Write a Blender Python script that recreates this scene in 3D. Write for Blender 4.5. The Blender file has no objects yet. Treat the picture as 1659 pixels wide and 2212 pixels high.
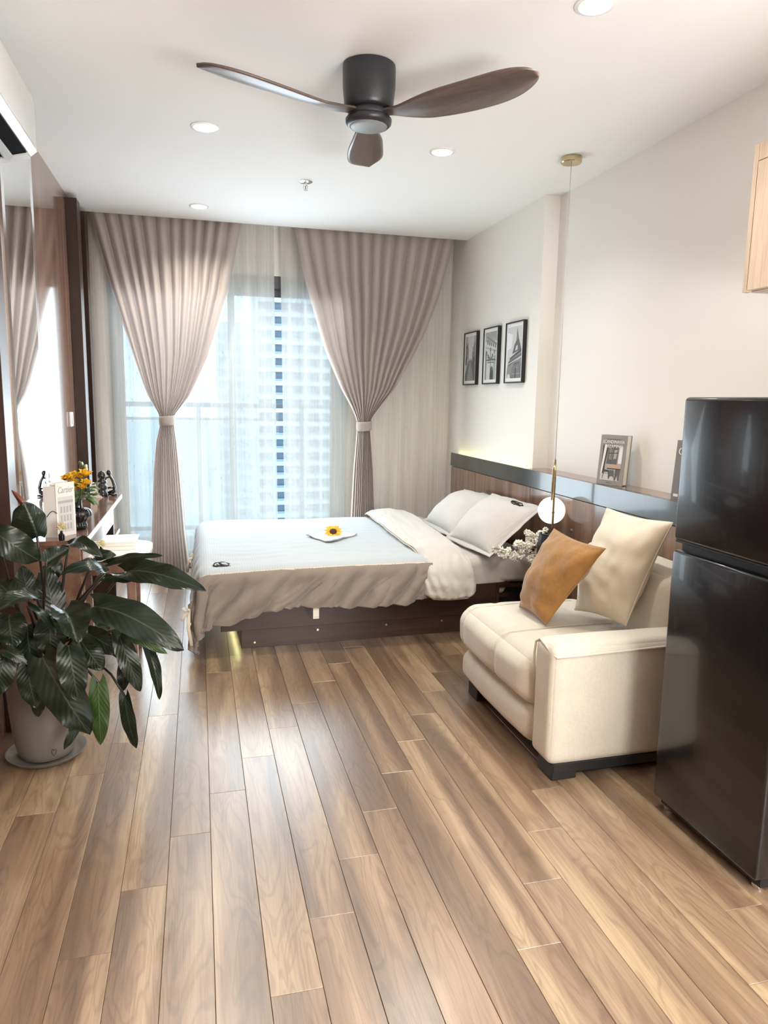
import bpy, bmesh, math, random
from mathutils import Vector, Matrix, noise

# ------------------------------------------------------------------ camera
scene = bpy.context.scene
COL = scene.collection
PI = math.pi
cam_data = bpy.data.cameras.new('camera')
cam_data.sensor_fit = 'HORIZONTAL'
cam_data.sensor_width = 36.0
cam_data.lens = 36.0 * 1544.557 / 1659.0
cam_data.clip_start = 0.05
cam_data.clip_end = 3000.0
cam = bpy.data.objects.new('camera', cam_data)
COL.objects.link(cam)
cam.matrix_world = Matrix((
    (0.96845832, 0.02215365, -0.24818883, 0.0),
    (-0.24860019, 0.15355628, -0.95635685, 0.0),
    (0.01692416, 0.98789153, 0.15422026, 1.35),
    (0, 0, 0, 1)))
scene.camera = cam

# ------------------------------------------------------------------ sky, daylight, lamps, exposure
scene.view_settings.view_transform = 'Standard'
scene.view_settings.look = 'None'
scene.view_settings.gamma = 1.0
scene.view_settings.use_curve_mapping = False
scene.view_settings.exposure = 0.45
scene.cycles.max_bounces = 9
scene.cycles.diffuse_bounces = 5
scene.cycles.glossy_bounces = 4
scene.cycles.transmission_bounces = 4
scene.cycles.transparent_max_bounces = 12
scene.cycles.caustics_reflective = False
scene.cycles.caustics_refractive = False
scene.cycles.sample_clamp_indirect = 6.0

world = bpy.data.worlds.new('hazy_sky')
scene.world = world
world.use_nodes = True
wn = world.node_tree.nodes
wl = world.node_tree.links
wn.clear()
w_out = wn.new('ShaderNodeOutputWorld')
w_bg = wn.new('ShaderNodeBackground')
w_tc = wn.new('ShaderNodeTexCoord')
w_sep = wn.new('ShaderNodeSeparateXYZ')
w_ramp = wn.new('ShaderNodeValToRGB')
w_ramp.color_ramp.elements[0].position = 0.40
w_ramp.color_ramp.elements[0].color = (0.58, 0.82, 0.96, 1)
w_ramp.color_ramp.elements[1].position = 0.75
w_ramp.color_ramp.elements[1].color = (0.62, 0.84, 1.0, 1)
w_e = w_ramp.color_ramp.elements.new(0.52)
w_e.color = (0.66, 0.88, 1.0, 1)
w_map = wn.new('ShaderNodeMapRange')
w_map.inputs['From Min'].default_value = -1.0
w_map.inputs['From Max'].default_value = 1.0
wl.new(w_tc.outputs['Generated'], w_sep.inputs[0])
wl.new(w_sep.outputs['Z'], w_map.inputs['Value'])
wl.new(w_map.outputs[0], w_ramp.inputs[0])
wl.new(w_ramp.outputs[0], w_bg.inputs['Color'])
w_bg.inputs['Strength'].default_value = 2.0
wl.new(w_bg.outputs[0], w_out.inputs[0])


def area_light(name, loc, aim, sx, sy, power, color):
    d = bpy.data.lights.new(name, 'AREA')
    d.shape = 'RECTANGLE'
    d.size = sx
    d.size_y = sy
    d.energy = power
    d.color = color
    o = bpy.data.objects.new(name, d)
    COL.objects.link(o)
    o.location = loc
    v = Vector(aim) - Vector(loc)
    o.rotation_euler = v.to_track_quat('-Z', 'Y').to_euler()
    return o


# daylight entering through the sliding door, and the lamps of the kitchen end behind the camera
area_light('window_daylight', (0.27, 5.69, 1.15), (0.27, 0.0, 0.9), 1.7, 1.9, 40, (0.80, 0.92, 1.0))
area_light('balcony_daylight', (0.27, 6.05, 1.25), (0.27, 0.0, 1.25), 1.7, 2.1, 1.0, (0.66, 0.87, 1.0))
area_light('kitchen_lamp', (1.4, -0.8, 2.5), (1.4, -0.8, 0.0), 1.2, 0.8, 40, (1.0, 0.92, 0.82))
# added upward fill light with no real source, brightens the ceiling
area_light('ceiling_fill', (1.5, -0.5, 0.95), (1.1, 1.2, 2.6), 1.3, 0.6, 66, (0.95, 0.97, 1.0))
area_light('entry_lamp', (1.75, 0.85, 2.56), (1.75, 0.85, 0.0), 0.6, 0.5, 24, (1.0, 0.92, 0.80))

# ------------------------------------------------------------------ materials
MATS = {}


def nodes_of(name):
    m = bpy.data.materials.new(name)
    m.use_nodes = True
    nt = m.node_tree
    return m, nt.nodes, nt.links, nt.nodes['Principled BSDF']


def plain(name, color, rough=0.5, metal=0.0, coat=0.0, spec=0.5, emit=None, estr=0.0, bump=0.0, bscale=60.0, vary=0.0, sheen=0.0, trans=0.0):
    if name in MATS:
        return MATS[name]
    m, N, L, b = nodes_of(name)
    b.inputs['Base Color'].default_value = (*color, 1)
    b.inputs['Roughness'].default_value = rough
    b.inputs['Metallic'].default_value = metal
    b.inputs['Coat Weight'].default_value = coat
    b.inputs['Coat Roughness'].default_value = 0.05
    b.inputs['Specular IOR Level'].default_value = spec
    b.inputs['Sheen Weight'].default_value = sheen
    b.inputs['Transmission Weight'].default_value = trans
    if emit:
        b.inputs['Emission Color'].default_value = (*emit, 1)
        b.inputs['Emission Strength'].default_value = estr
    tc = N.new('ShaderNodeTexCoord')
    nz = N.new('ShaderNodeTexNoise')
    nz.inputs['Scale'].default_value = bscale
    nz.inputs['Detail'].default_value = 4
    L.new(tc.outputs['Object'], nz.inputs['Vector'])
    if bump > 0:
        bp = N.new('ShaderNodeBump')
        bp.inputs['Strength'].default_value = bump
        bp.inputs['Distance'].default_value = 0.01
        L.new(nz.outputs['Fac'], bp.inputs['Height'])
        L.new(bp.outputs[0], b.inputs['Normal'])
    if vary > 0:
        mx = N.new('ShaderNodeMixRGB')
        mx.inputs[1].default_value = (*[c * (1 - vary) for c in color], 1)
        mx.inputs[2].default_value = (*[min(1, c * (1 + vary)) for c in color], 1)
        L.new(nz.outputs['Fac'], mx.inputs[0])
        L.new(mx.outputs[0], b.inputs['Base Color'])
    MATS[name] = m
    return m


def wood(name, dark, mid, light, axis='Y', rough=0.3, coat=0.0, streak=0.5, grain=1.0, spec=0.5, bump=0.02):
    """Wood: long streaks, cathedral figure and fine pores running along one axis."""
    m, N, L, b = nodes_of(name)
    tc = N.new('ShaderNodeTexCoord')
    oi = N.new('ShaderNodeObjectInfo')
    off = N.new('ShaderNodeVectorMath')
    off.operation = 'SCALE'
    cmb = N.new('ShaderNodeCombineXYZ')
    for i in range(3):
        L.new(oi.outputs['Random'], cmb.inputs[i])
    L.new(cmb.outputs[0], off.inputs[0])
    off.inputs['Scale'].default_value = 37.0
    add = N.new('ShaderNodeVectorMath')
    L.new(tc.outputs['Object'], add.inputs[0])
    L.new(off.outputs[0], add.inputs[1])

    def mapped(sc_long, sc_cross):
        mp = N.new('ShaderNodeMapping')
        s = [sc_cross] * 3
        s['XYZ'.index(axis)] = sc_long
        mp.inputs['Scale'].default_value = s
        L.new(add.outputs[0], mp.inputs['Vector'])
        return mp

    def noise_tex(mp, detail=3, rough_=0.5, dist=0.0):
        n = N.new('ShaderNodeTexNoise')
        n.inputs['Scale'].default_value = 1.0
        n.inputs['Detail'].default_value = detail
        n.inputs['Roughness'].default_value = rough_
        n.inputs['Distortion'].default_value = dist
        L.new(mp.outputs[0], n.inputs['Vector'])
        return n
    broad = noise_tex(mapped(0.55, 9.0), 2, 0.5, 0.6)
    figure = noise_tex(mapped(1.6, 11.0), 2, 0.5, 0.8)
    fine = noise_tex(mapped(6.0 * grain, 190.0 * grain), 3, 0.6)
    r1 = N.new('ShaderNodeValToRGB')
    r1.color_ramp.elements[0].position = 0.36
    r1.color_ramp.elements[0].color = (*dark, 1)
    r1.color_ramp.elements[1].position = 0.68
    r1.color_ramp.elements[1].color = (*light, 1)
    e = r1.color_ramp.elements.new(0.5)
    e.color = (*mid, 1)
    L.new(broad.outputs['Fac'], r1.inputs[0])
    # cathedral bands: repeated contour lines of the figure noise
    mul = N.new('ShaderNodeMath')
    mul.operation = 'MULTIPLY'
    mul.inputs[1].default_value = 62.0
    L.new(figure.outputs['Fac'], mul.inputs[0])
    sn = N.new('ShaderNodeMath')
    sn.operation = 'SINE'
    L.new(mul.outputs[0], sn.inputs[0])
    mr = N.new('ShaderNodeMapRange')
    mr.inputs['From Min'].default_value = 0.1
    mr.inputs['From Max'].default_value = 1.0
    mr.inputs['To Min'].default_value = 0.0
    mr.inputs['To Max'].default_value = streak
    L.new(sn.outputs[0], mr.inputs['Value'])
    mx = N.new('ShaderNodeMixRGB')
    mx.blend_type = 'MULTIPLY'
    mx.inputs[2].default_value = (*[min(1, d / max(md, 1e-3)) for d, md in zip(dark, mid)], 1)
    L.new(mr.outputs[0], mx.inputs[0])
    L.new(r1.outputs[0], mx.inputs[1])
    mr2 = N.new('ShaderNodeMapRange')
    mr2.inputs['From Min'].default_value = 0.42
    mr2.inputs['From Max'].default_value = 0.72
    mr2.inputs['To Min'].default_value = 0.0
    mr2.inputs['To Max'].default_value = 0.55
    L.new(fine.outputs['Fac'], mr2.inputs['Value'])
    mx2 = N.new('ShaderNodeMixRGB')
    mx2.blend_type = 'MULTIPLY'
    mx2.inputs[2].default_value = (0.62, 0.56, 0.5, 1)
    L.new(mr2.outputs[0], mx2.inputs[0])
    L.new(mx.outputs[0], mx2.inputs[1])
    L.new(mx2.outputs[0], b.inputs['Base Color'])
    b.inputs['Roughness'].default_value = rough
    b.inputs['Coat Weight'].default_value = coat
    b.inputs['Coat Roughness'].default_value = 0.06
    b.inputs['Specular IOR Level'].default_value = spec
    if bump > 0:
        bp = N.new('ShaderNodeBump')
        bp.inputs['Strength'].default_value = bump * 5
        bp.inputs['Distance'].default_value = 0.002
        L.new(fine.outputs['Fac'], bp.inputs['Height'])
        L.new(bp.outputs[0], b.inputs['Normal'])
    MATS[name] = m
    return m


def cloth(name, color, trans=0.0, rough=0.9, weave=900.0, bump=0.25, stripe=None, vary=0.12, sheen=0.15, see=0.0):
    """Woven cloth; trans lets light through the fibres, see is the open part of a sheer weave."""
    m, N, L, b = nodes_of(name)
    tc = N.new('ShaderNodeTexCoord')
    nz = N.new('ShaderNodeTexNoise')
    nz.inputs['Scale'].default_value = weave
    nz.inputs['Detail'].default_value = 2
    L.new(tc.outputs['Object'], nz.inputs['Vector'])
    nb = N.new('ShaderNodeTexNoise')
    nb.inputs['Scale'].default_value = 9.0
    nb.inputs['Detail'].default_value = 5
    L.new(tc.outputs['Object'], nb.inputs['Vector'])
    ad = N.new('ShaderNodeMath')
    ad.operation = 'ADD'
    L.new(nz.outputs['Fac'], ad.inputs[0])
    L.new(nb.outputs['Fac'], ad.inputs[1])
    hf = N.new('ShaderNodeMath')
    hf.operation = 'MULTIPLY'
    hf.inputs[1].default_value = 0.5
    L.new(ad.outputs[0], hf.inputs[0])
    mx = N.new('ShaderNodeMixRGB')
    mx.inputs[1].default_value = (*[c * (1 - vary) for c in color], 1)
    mx.inputs[2].default_value = (*[min(1, c * (1 + vary)) for c in color], 1)
    L.new(hf.outputs[0], mx.inputs[0])
    colout = mx.outputs[0]
    height = hf.outputs[0]
    if stripe:
        wv = N.new('ShaderNodeTexWave')
        wv.wave_type = 'BANDS'
        wv.bands_direction = stripe[0]
        wv.inputs['Scale'].default_value = stripe[1]
        wv.inputs['Distortion'].default_value = 1.5
        wv.inputs['Detail'].default_value = 2
        wv.inputs['Detail Scale'].default_value = 2.0
        L.new(tc.outputs['Object'], wv.inputs['Vector'])
        m2 = N.new('ShaderNodeMixRGB')
        m2.blend_type = 'MULTIPLY'
        m2.inputs[2].default_value = (stripe[2],) * 3 + (1,)
        L.new(wv.outputs['Fac'], m2.inputs[0])
        L.new(colout, m2.inputs[1])
        colout = m2.outputs[0]
        height = wv.outputs['Fac']
    L.new(colout, b.inputs['Base Color'])
    b.inputs['Roughness'].default_value = rough
    b.inputs['Sheen Weight'].default_value = sheen
    b.inputs['Specular IOR Level'].default_value = 0.2
    if bump > 0:
        bp = N.new('ShaderNodeBump')
        bp.inputs['Strength'].default_value = bump
        bp.inputs['Distance'].default_value = 0.002
        L.new(height, bp.inputs['Height'])
        L.new(bp.outputs[0], b.inputs['Normal'])
    out = N['Material Output']
    surf = b.outputs[0]
    if trans > 0:
        tr = N.new('ShaderNodeBsdfTranslucent')
        L.new(colout, tr.inputs['Color'])
        ms = N.new('ShaderNodeMixShader')
        ms.inputs[0].default_value = trans
        L.new(surf, ms.inputs[1])
        L.new(tr.outputs[0], ms.inputs[2])
        surf = ms.outputs[0]
    if see > 0:
        tp = N.new('ShaderNodeBsdfTransparent')
        ms = N.new('ShaderNodeMixShader')
        # slubbed threads: denser long streaks and short dashes close the weave
        mp = N.new('ShaderNodeMapping')
        mp.inputs['Scale'].default_value = (70.0, 70.0, 1.2)
        L.new(tc.outputs['Object'], mp.inputs['Vector'])
        ns = N.new('ShaderNodeTexNoise')
        ns.inputs['Scale'].default_value = 1.0
        ns.inputs['Detail'].default_value = 3
        L.new(mp.outputs[0], ns.inputs['Vector'])
        mp2 = N.new('ShaderNodeMapping')
        mp2.inputs['Scale'].default_value = (190.0, 60.0, 30.0)
        L.new(tc.outputs['Object'], mp2.inputs['Vector'])
        ns2 = N.new('ShaderNodeTexNoise')
        ns2.inputs['Scale'].default_value = 1.0
        ns2.inputs['Detail'].default_value = 0
        L.new(mp2.outputs[0], ns2.inputs['Vector'])
        r = N.new('ShaderNodeMapRange')
        r.inputs['From Min'].default_value = 0.25
        r.inputs['From Max'].default_value = 0.75
        r.inputs['To Min'].default_value = min(1, see * 1.5)
        r.inputs['To Max'].default_value = see * 0.5
        L.new(ns.outputs['Fac'], r.inputs['Value'])
        dash = N.new('ShaderNodeMath')
        dash.operation = 'GREATER_THAN'
        dash.inputs[1].default_value = 0.77
        L.new(ns2.outputs['Fac'], dash.inputs[0])
        k = N.new('ShaderNodeMath')
        k.operation = 'MULTIPLY'
        inv = N.new('ShaderNodeMath')
        inv.operation = 'SUBTRACT'
        inv.inputs[0].default_value = 1.0
        L.new(dash.outputs[0], inv.inputs[1])
        L.new(inv.outputs[0], k.inputs[0])
        L.new(r.outputs[0], k.inputs[1])
        L.new(k.outputs[0], ms.inputs[0])
        dk = N.new('ShaderNodeMixRGB')
        dk.blend_type = 'MULTIPLY'
        dk.inputs[2].default_value = (0.72, 0.70, 0.67, 1)
        L.new(dash.outputs[0], dk.inputs[0])
        L.new(colout, dk.inputs[1])
        L.new(dk.outputs[0], b.inputs['Base Color'])
        if trans > 0:
            L.new(dk.outputs[0], tr.inputs['Color'])
        L.new(surf, ms.inputs[1])
        L.new(tp.outputs[0], ms.inputs[2])
        surf = ms.outputs[0]
    L.new(surf, out.inputs['Surface'])
    MATS[name] = m
    return m


def glass_mat(name, tint=(0.95, 0.98, 1.0)):
    m, N, L, b = nodes_of(name)
    out = N['Material Output']
    N.remove(b)
    tp = N.new('ShaderNodeBsdfTransparent')
    tp.inputs['Color'].default_value = (*tint, 1)
    gl = N.new('ShaderNodeBsdfGlossy')
    gl.inputs['Roughness'].default_value = 0.02
    fr = N.new('ShaderNodeFresnel')
    fr.inputs['IOR'].default_value = 1.12
    ms = N.new('ShaderNodeMixShader')
    L.new(fr.outputs[0], ms.inputs[0])
    L.new(tp.outputs[0], ms.inputs[1])
    L.new(gl.outputs[0], ms.inputs[2])
    L.new(ms.outputs[0], out.inputs['Surface'])
    MATS[name] = m
    return m


def leaf_mat(name, top, under, vein):
    """Glossy leaf: pale midrib and side veins from the leaf's own UV, olive underside."""
    m, N, L, b = nodes_of(name)
    uv = N.new('ShaderNodeTexCoord')
    sp = N.new('ShaderNodeSeparateXYZ')
    L.new(uv.outputs['UV'], sp.inputs[0])
    ab = N.new('ShaderNodeMath'); ab.operation = 'SUBTRACT'; ab.inputs[1].default_value = 0.5
    L.new(sp.outputs['X'], ab.inputs[0])
    aa = N.new('ShaderNodeMath'); aa.operation = 'ABSOLUTE'
    L.new(ab.outputs[0], aa.inputs[0])
    rib = N.new('ShaderNodeMapRange')
    rib.inputs['From Min'].default_value = 0.012
    rib.inputs['From Max'].default_value = 0.03
    rib.inputs['To Min'].default_value = 1.0
    rib.inputs['To Max'].default_value = 0.0
    L.new(aa.outputs[0], rib.inputs['Value'])
    # side veins: bands of (v - 0.5*|u|)
    mm = N.new('ShaderNodeMath'); mm.operation = 'MULTIPLY_ADD'
    mm.inputs[1].default_value = -0.55
    L.new(aa.outputs[0], mm.inputs[0])
    L.new(sp.outputs['Y'], mm.inputs[2])
    fr = N.new('ShaderNodeMath'); fr.operation = 'MULTIPLY'; fr.inputs[1].default_value = 62.0
    L.new(mm.outputs[0], fr.inputs[0])
    sn = N.new('ShaderNodeMath'); sn.operation = 'SINE'
    L.new(fr.outputs[0], sn.inputs[0])
    mr = N.new('ShaderNodeMapRange')
    mr.inputs['From Min'].default_value = 0.55
    mr.inputs['From Max'].default_value = 1.0
    mr.inputs['To Max'].default_value = 0.07
    L.new(sn.outputs[0], mr.inputs['Value'])
    geo = N.new('ShaderNodeNewGeometry')
    base = N.new('ShaderNodeMixRGB')
    base.inputs[1].default_value = (*top, 1)
    base.inputs[2].default_value = (*under, 1)
    L.new(geo.outputs['Backfacing'], base.inputs[0])
    mx = N.new('ShaderNodeMixRGB')
    mx.inputs[2].default_value = (*vein, 1)
    mxx = N.new('ShaderNodeMath'); mxx.operation = 'MAXIMUM'
    L.new(rib.outputs[0], mxx.inputs[0])
    L.new(mr.outputs[0], mxx.inputs[1])
    L.new(mxx.outputs[0], mx.inputs[0])
    L.new(base.outputs[0], mx.inputs[1])
    L.new(mx.outputs[0], b.inputs['Base Color'])
    b.inputs['Roughness'].default_value = 0.30
    b.inputs['Specular IOR Level'].default_value = 0.40
    bp = N.new('ShaderNodeBump')
    bp.inputs['Strength'].default_value = 0.10
    bp.inputs['Distance'].default_value = 0.003
    L.new(sn.outputs[0], bp.inputs['Height'])
    L.new(bp.outputs[0], b.inputs['Normal'])
    MATS[name] = m
    return m


white_wall = plain('wall_paint', (0.87, 0.85, 0.80), 0.75, bump=0.03, bscale=250)
ceil_paint = plain('ceiling_paint', (0.90, 0.90, 0.89), 0.85, bump=0.02, bscale=250)
floor_wood = wood('floor_oak', (0.158, 0.099, 0.060), (0.262, 0.173, 0.108), (0.43, 0.315, 0.195), 'Y', 0.32, 0.0, 0.50, 1.0, 1.0, 0.03)
_fb = floor_wood.node_tree.nodes['Principled BSDF']
_fb.inputs['Coat Weight'].default_value = 0.6     # satin lacquer on the boards
_fb.inputs['Coat Roughness'].default_value = 0.26
_fb.inputs['Coat IOR'].default_value = 1.65
wall_wood = wood('walnut_laminate', (0.17, 0.085, 0.055), (0.25, 0.135, 0.09), (0.33, 0.19, 0.13), 'Z', 0.10, 0.3, 0.25, 1.0, 0.6, 0.0)
post_wood = wood('dark_walnut', (0.022, 0.010, 0.008), (0.034, 0.016, 0.012), (0.05, 0.024, 0.018), 'Z', 0.28, 0.0, 0.25, 1.0, 0.5, 0.01)
head_wood = wood('headboard_walnut', (0.17, 0.095, 0.062), (0.24, 0.145, 0.10), (0.31, 0.20, 0.14), 'Z', 0.17, 0.15, 0.22, 1.0, 0.6, 0.005)
bed_wood = wood('bed_dark_wood', (0.035, 0.016, 0.012), (0.055, 0.026, 0.020), (0.08, 0.04, 0.03), 'X', 0.35, 0.0, 0.4, 1.0, 0.5, 0.01)
desk_wood = wood('desk_walnut', (0.15, 0.08, 0.055), (0.21, 0.12, 0.085), (0.27, 0.165, 0.12), 'Y', 0.12, 0.25, 0.2, 1.0, 0.6, 0.0)
blade_wood = wood('fan_walnut', (0.075, 0.052, 0.045), (0.125, 0.088, 0.075), (0.18, 0.13, 0.11), 'X', 0.32, 0.1, 0.3, 1.0, 0.5, 0.0)
cab_wood = wood('pale_ash', (0.56, 0.44, 0.33), (0.64, 0.51, 0.39), (0.70, 0.57, 0.45), 'Z', 0.4, 0.0, 0.1, 1.0, 0.4, 0.0)
black_gloss = plain('black_lacquer', (0.035, 0.037, 0.038), 0.16, coat=0.4)
black_matte = plain('black_matte', (0.012, 0.012, 0.014), 0.45)
black_metal = plain('black_metal', (0.022, 0.023, 0.028), 0.36, spec=0.5)
fridge_mat = plain('fridge_black_steel', (0.008, 0.008, 0.010), 0.20, metal=0.0, coat=0.25, spec=0.45, bump=0.01, bscale=400)
white_plastic = plain('white_plastic', (0.70, 0.70, 0.69), 0.3, coat=0.2)
white_lacquer = plain('white_lacquer', (0.86, 0.86, 0.85), 0.25)
chrome = plain('chrome', (0.8, 0.8, 0.8), 0.12, metal=1.0)
brass = plain('brass', (0.62, 0.50, 0.30), 0.22, metal=1.0)
mirror_mat = plain('mirror_glass', (0.93, 0.95, 0.94), 0.01, metal=1.0)
alu_dark = plain('dark_aluminium', (0.10, 0.10, 0.105), 0.4, metal=0.6)
glass = glass_mat('clear_glass')
rail_glass = glass_mat('rail_glass', (0.93, 0.97, 0.98))
curtain_cloth = cloth('taupe_linen', (0.50, 0.43, 0.395), 0.16, 0.95, 900, 0.2, None, 0.10, 0.2)
sheer_cloth = cloth('white_sheer', (0.93, 0.91, 0.86), 0.45, 0.9, 900, 0.05, None, 0.05, 0.0, see=0.20)
sofa_cloth = cloth('cream_velvet', (0.67, 0.625, 0.535), 0, 0.85, 120, 0.25, None, 0.20, 0.5)
cream_cloth = cloth('cream_cushion_cloth', (0.80, 0.73, 0.59), 0, 0.85, 500, 0.15, None, 0.08, 0.4)
brown_cloth = cloth('caramel_velvet', (0.34, 0.17, 0.045), 0, 0.75, 60, 0.3, None, 0.45, 0.35)
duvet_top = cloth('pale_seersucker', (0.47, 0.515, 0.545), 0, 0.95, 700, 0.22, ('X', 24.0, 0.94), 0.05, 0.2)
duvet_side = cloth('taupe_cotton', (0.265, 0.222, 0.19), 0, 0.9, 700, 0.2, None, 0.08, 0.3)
duvet_fold = cloth('ivory_cotton', (0.60, 0.58, 0.54), 0, 0.9, 700, 0.2, None, 0.06, 0.2)
sheet_cloth = cloth('grey_sheet', (0.56, 0.54, 0.50), 0, 0.9, 700, 0.2, None, 0.06, 0.2)
pillow_cloth = cloth('pillow_seersucker', (0.62, 0.605, 0.58), 0, 0.95, 700, 0.35, ('Y', 30.0, 0.92), 0.05, 0.2)
ribbon_cloth = cloth('cream_ribbon', (0.70, 0.63, 0.50), 0.1, 0.8, 700, 0.1, None, 0.06, 0.1)
napkin_cloth = cloth('white_napkin', (0.66, 0.69, 0.70), 0, 0.9, 700, 0.2, None, 0.05, 0.1)
ink = plain('black_thread', (0.015, 0.015, 0.017), 0.7)
leaf_dark = leaf_mat('dark_leaf', (0.006, 0.013, 0.007), (0.030, 0.034, 0.012), (0.04, 0.055, 0.026))
leaf_green = leaf_mat('green_leaf', (0.025, 0.055, 0.012), (0.05, 0.07, 0.02), (0.08, 0.12, 0.03))
stalk_mat = plain('dark_stalk', (0.018, 0.014, 0.012), 0.35)
sheath_mat = plain('red_brown_sheath', (0.14, 0.03, 0.015), 0.4)
pot_mat = plain('white_pot', (0.185, 0.168, 0.145), 0.32, bump=0.02, bscale=120)
saucer_mat = plain('grey_saucer', (0.20, 0.19, 0.175), 0.35)
soil_mat = plain('soil', (0.03, 0.02, 0.014), 0.95, bump=0.6, bscale=80)
yellow_petal = plain('yellow_petal', (0.85, 0.50, 0.03), 0.6, vary=0.25, bscale=30)
orange_petal = plain('orange_petal', (0.90, 0.42, 0.02), 0.6, vary=0.3, bscale=30)
white_petal = plain('white_petal', (0.86, 0.85, 0.77), 0.6)
cream_petal = plain('cream_petal', (0.85, 0.78, 0.52), 0.6)
green_stem = plain('green_stem', (0.10, 0.16, 0.04), 0.5)
soft_leaf = plain('soft_green_leaf', (0.07, 0.13, 0.04), 0.45, vary=0.3, bscale=20)
seed_brown = plain('seed_brown', (0.06, 0.025, 0.012), 0.8, bump=0.5, bscale=300)
paper = plain('paper', (0.82, 0.79, 0.72), 0.8)
book_grey = plain('grey_cover', (0.30, 0.30, 0.285), 0.5)
book_white = plain('white_cover', (0.82, 0.80, 0.76), 0.4)
print_white = plain('print_white', (0.84, 0.84, 0.83), 0.5)
GREYS = [plain('print_grey_%s' % n, (v, v, v * 0.98), 0.55) for n, v in
         (('black', 0.02), ('charcoal', 0.06), ('dark', 0.13), ('mid', 0.25), ('soft', 0.42), ('pale', 0.62))]
tan_print = plain('print_tan', (0.55, 0.38, 0.26), 0.55)
lamp_glow = plain('lamp_glow', (1, 1, 1), 0.4, emit=(1.0, 0.97, 0.9), estr=6.0)
globe_glow = plain('globe_glow', (0.95, 0.95, 0.93), 0.3, emit=(1.0, 0.99, 0.96), estr=0.75)
strip_glow = plain('strip_glow', (1, 1, 0.8), 0.4, emit=(1.0, 0.93, 0.42), estr=9.0)
fan_disc_mat = plain('grey_disc', (0.26, 0.28, 0.30), 0.4)
tower_white = plain('tower_render', (0.66, 0.66, 0.66), 0.9)
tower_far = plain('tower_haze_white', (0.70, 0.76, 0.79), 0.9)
tower_glass = plain('tower_window', (0.19, 0.215, 0.27), 0.3)
tower_rail = plain('tower_rail_glass', (0.34, 0.38, 0.39), 0.3)
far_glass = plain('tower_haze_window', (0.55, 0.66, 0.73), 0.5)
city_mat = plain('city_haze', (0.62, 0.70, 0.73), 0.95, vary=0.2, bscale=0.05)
balcony_mat = plain('balcony_tile', (0.42, 0.42, 0.41), 0.7)
rail_metal = plain('rail_metal', (0.25, 0.27, 0.28), 0.4, metal=0.5)


# ------------------------------------------------------------------ builders
def new_bm():
    return bmesh.new()


def box(bm, x0, x1, y0, y1, z0, z1, bev=0.0, seg=2):
    r = bmesh.ops.create_cube(bm, size=1.0)
    vs = r['verts']
    for v in vs:
        v.co = Vector((x0 if v.co.x < 0 else x1, y0 if v.co.y < 0 else y1, z0 if v.co.z < 0 else z1))
    if bev > 0:
        es = list({e for v in vs for e in v.link_edges})
        bmesh.ops.bevel(bm, geom=es, offset=bev, segments=seg, profile=0.5, affect='EDGES')
    return bm


def cyl(bm, p0, p1, r0, r1=None, n=16, cap=True):
    p0, p1 = Vector(p0), Vector(p1)
    r1 = r0 if r1 is None else r1
    d = (p1 - p0).normalized()
    a = d.orthogonal().normalized()
    b = d.cross(a)
    A = [bm.verts.new(p0 + (a * math.cos(2 * PI * i / n) + b * math.sin(2 * PI * i / n)) * r0) for i in range(n)]
    B = [bm.verts.new(p1 + (a * math.cos(2 * PI * i / n) + b * math.sin(2 * PI * i / n)) * r1) for i in range(n)]
    for i in range(n):
        bm.faces.new((A[i], A[(i + 1) % n], B[(i + 1) % n], B[i]))
    if cap:
        bm.faces.new(list(reversed(A)))
        bm.faces.new(B)
    return bm


def lathe(bm, prof, c=(0, 0, 0), n=32, cap=True, ripple=0.0, nrip=0):
    """Turned shape: prof is a list of (radius, height)."""
    c = Vector(c)
    rings = []
    for r, z in prof:
        ring = []
        for i in range(n):
            t = 2 * PI * i / n
            rr = r * (1 + (ripple * abs(math.sin(nrip * t / 2)) if nrip else 0))
            ring.append(bm.verts.new(c + Vector((rr * math.cos(t), rr * math.sin(t), z))))
        rings.append(ring)
    for a, b in zip(rings, rings[1:]):
        for i in range(n):
            bm.faces.new((a[i], a[(i + 1) % n], b[(i + 1) % n], b[i]))
    if cap:
        if prof[0][0] > 1e-4:
            bm.faces.new(list(reversed(rings[0])))
        if prof[-1][0] > 1e-4:
            bm.faces.new(rings[-1])
    return bm


def tube(bm, pts, rad, n=8, flat=1.0, up=None, cap=True):
    """Tube through points; rad a number or a list; flat squashes it to a ribbon."""
    P = [Vector(p) for p in pts]
    rings = []
    prev = None
    for i, p in enumerate(P):
        t = (P[min(i + 1, len(P) - 1)] - P[max(i - 1, 0)]).normalized()
        if prev is None:
            a = Vector(up) if up else t.orthogonal()
        else:
            a = prev
        a = (a - t * a.dot(t))
        a = a.normalized() if a.length > 1e-6 else t.orthogonal().normalized()
        prev = a
        b = t.cross(a)
        r = rad[i] if isinstance(rad, (list, tuple)) else rad
        rings.append([bm.verts.new(p + a * math.cos(2 * PI * k / n) * r * flat + b * math.sin(2 * PI * k / n) * r) for k in range(n)])
    for A, B in zip(rings, rings[1:]):
        for k in range(n):
            bm.faces.new((A[k], A[(k + 1) % n], B[(k + 1) % n], B[k]))
    if cap:
        bm.faces.new(list(reversed(rings[0])))
        bm.faces.new(rings[-1])
    return bm


def prism(bm, pts, d):
    """Extrude a closed outline of 3D points by vector d."""
    d = Vector(d)
    A = [bm.verts.new(Vector(p)) for p in pts]
    B = [bm.verts.new(Vector(p) + d) for p in pts]
    n = len(A)
    bm.faces.new(A)
    bm.faces.new(list(reversed(B)))
    for i in range(n):
        bm.faces.new((A[i], B[i], B[(i + 1) % n], A[(i + 1) % n]))
    bmesh.ops.recalc_face_normals(bm, faces=bm.faces[:])
    return bm


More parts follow.
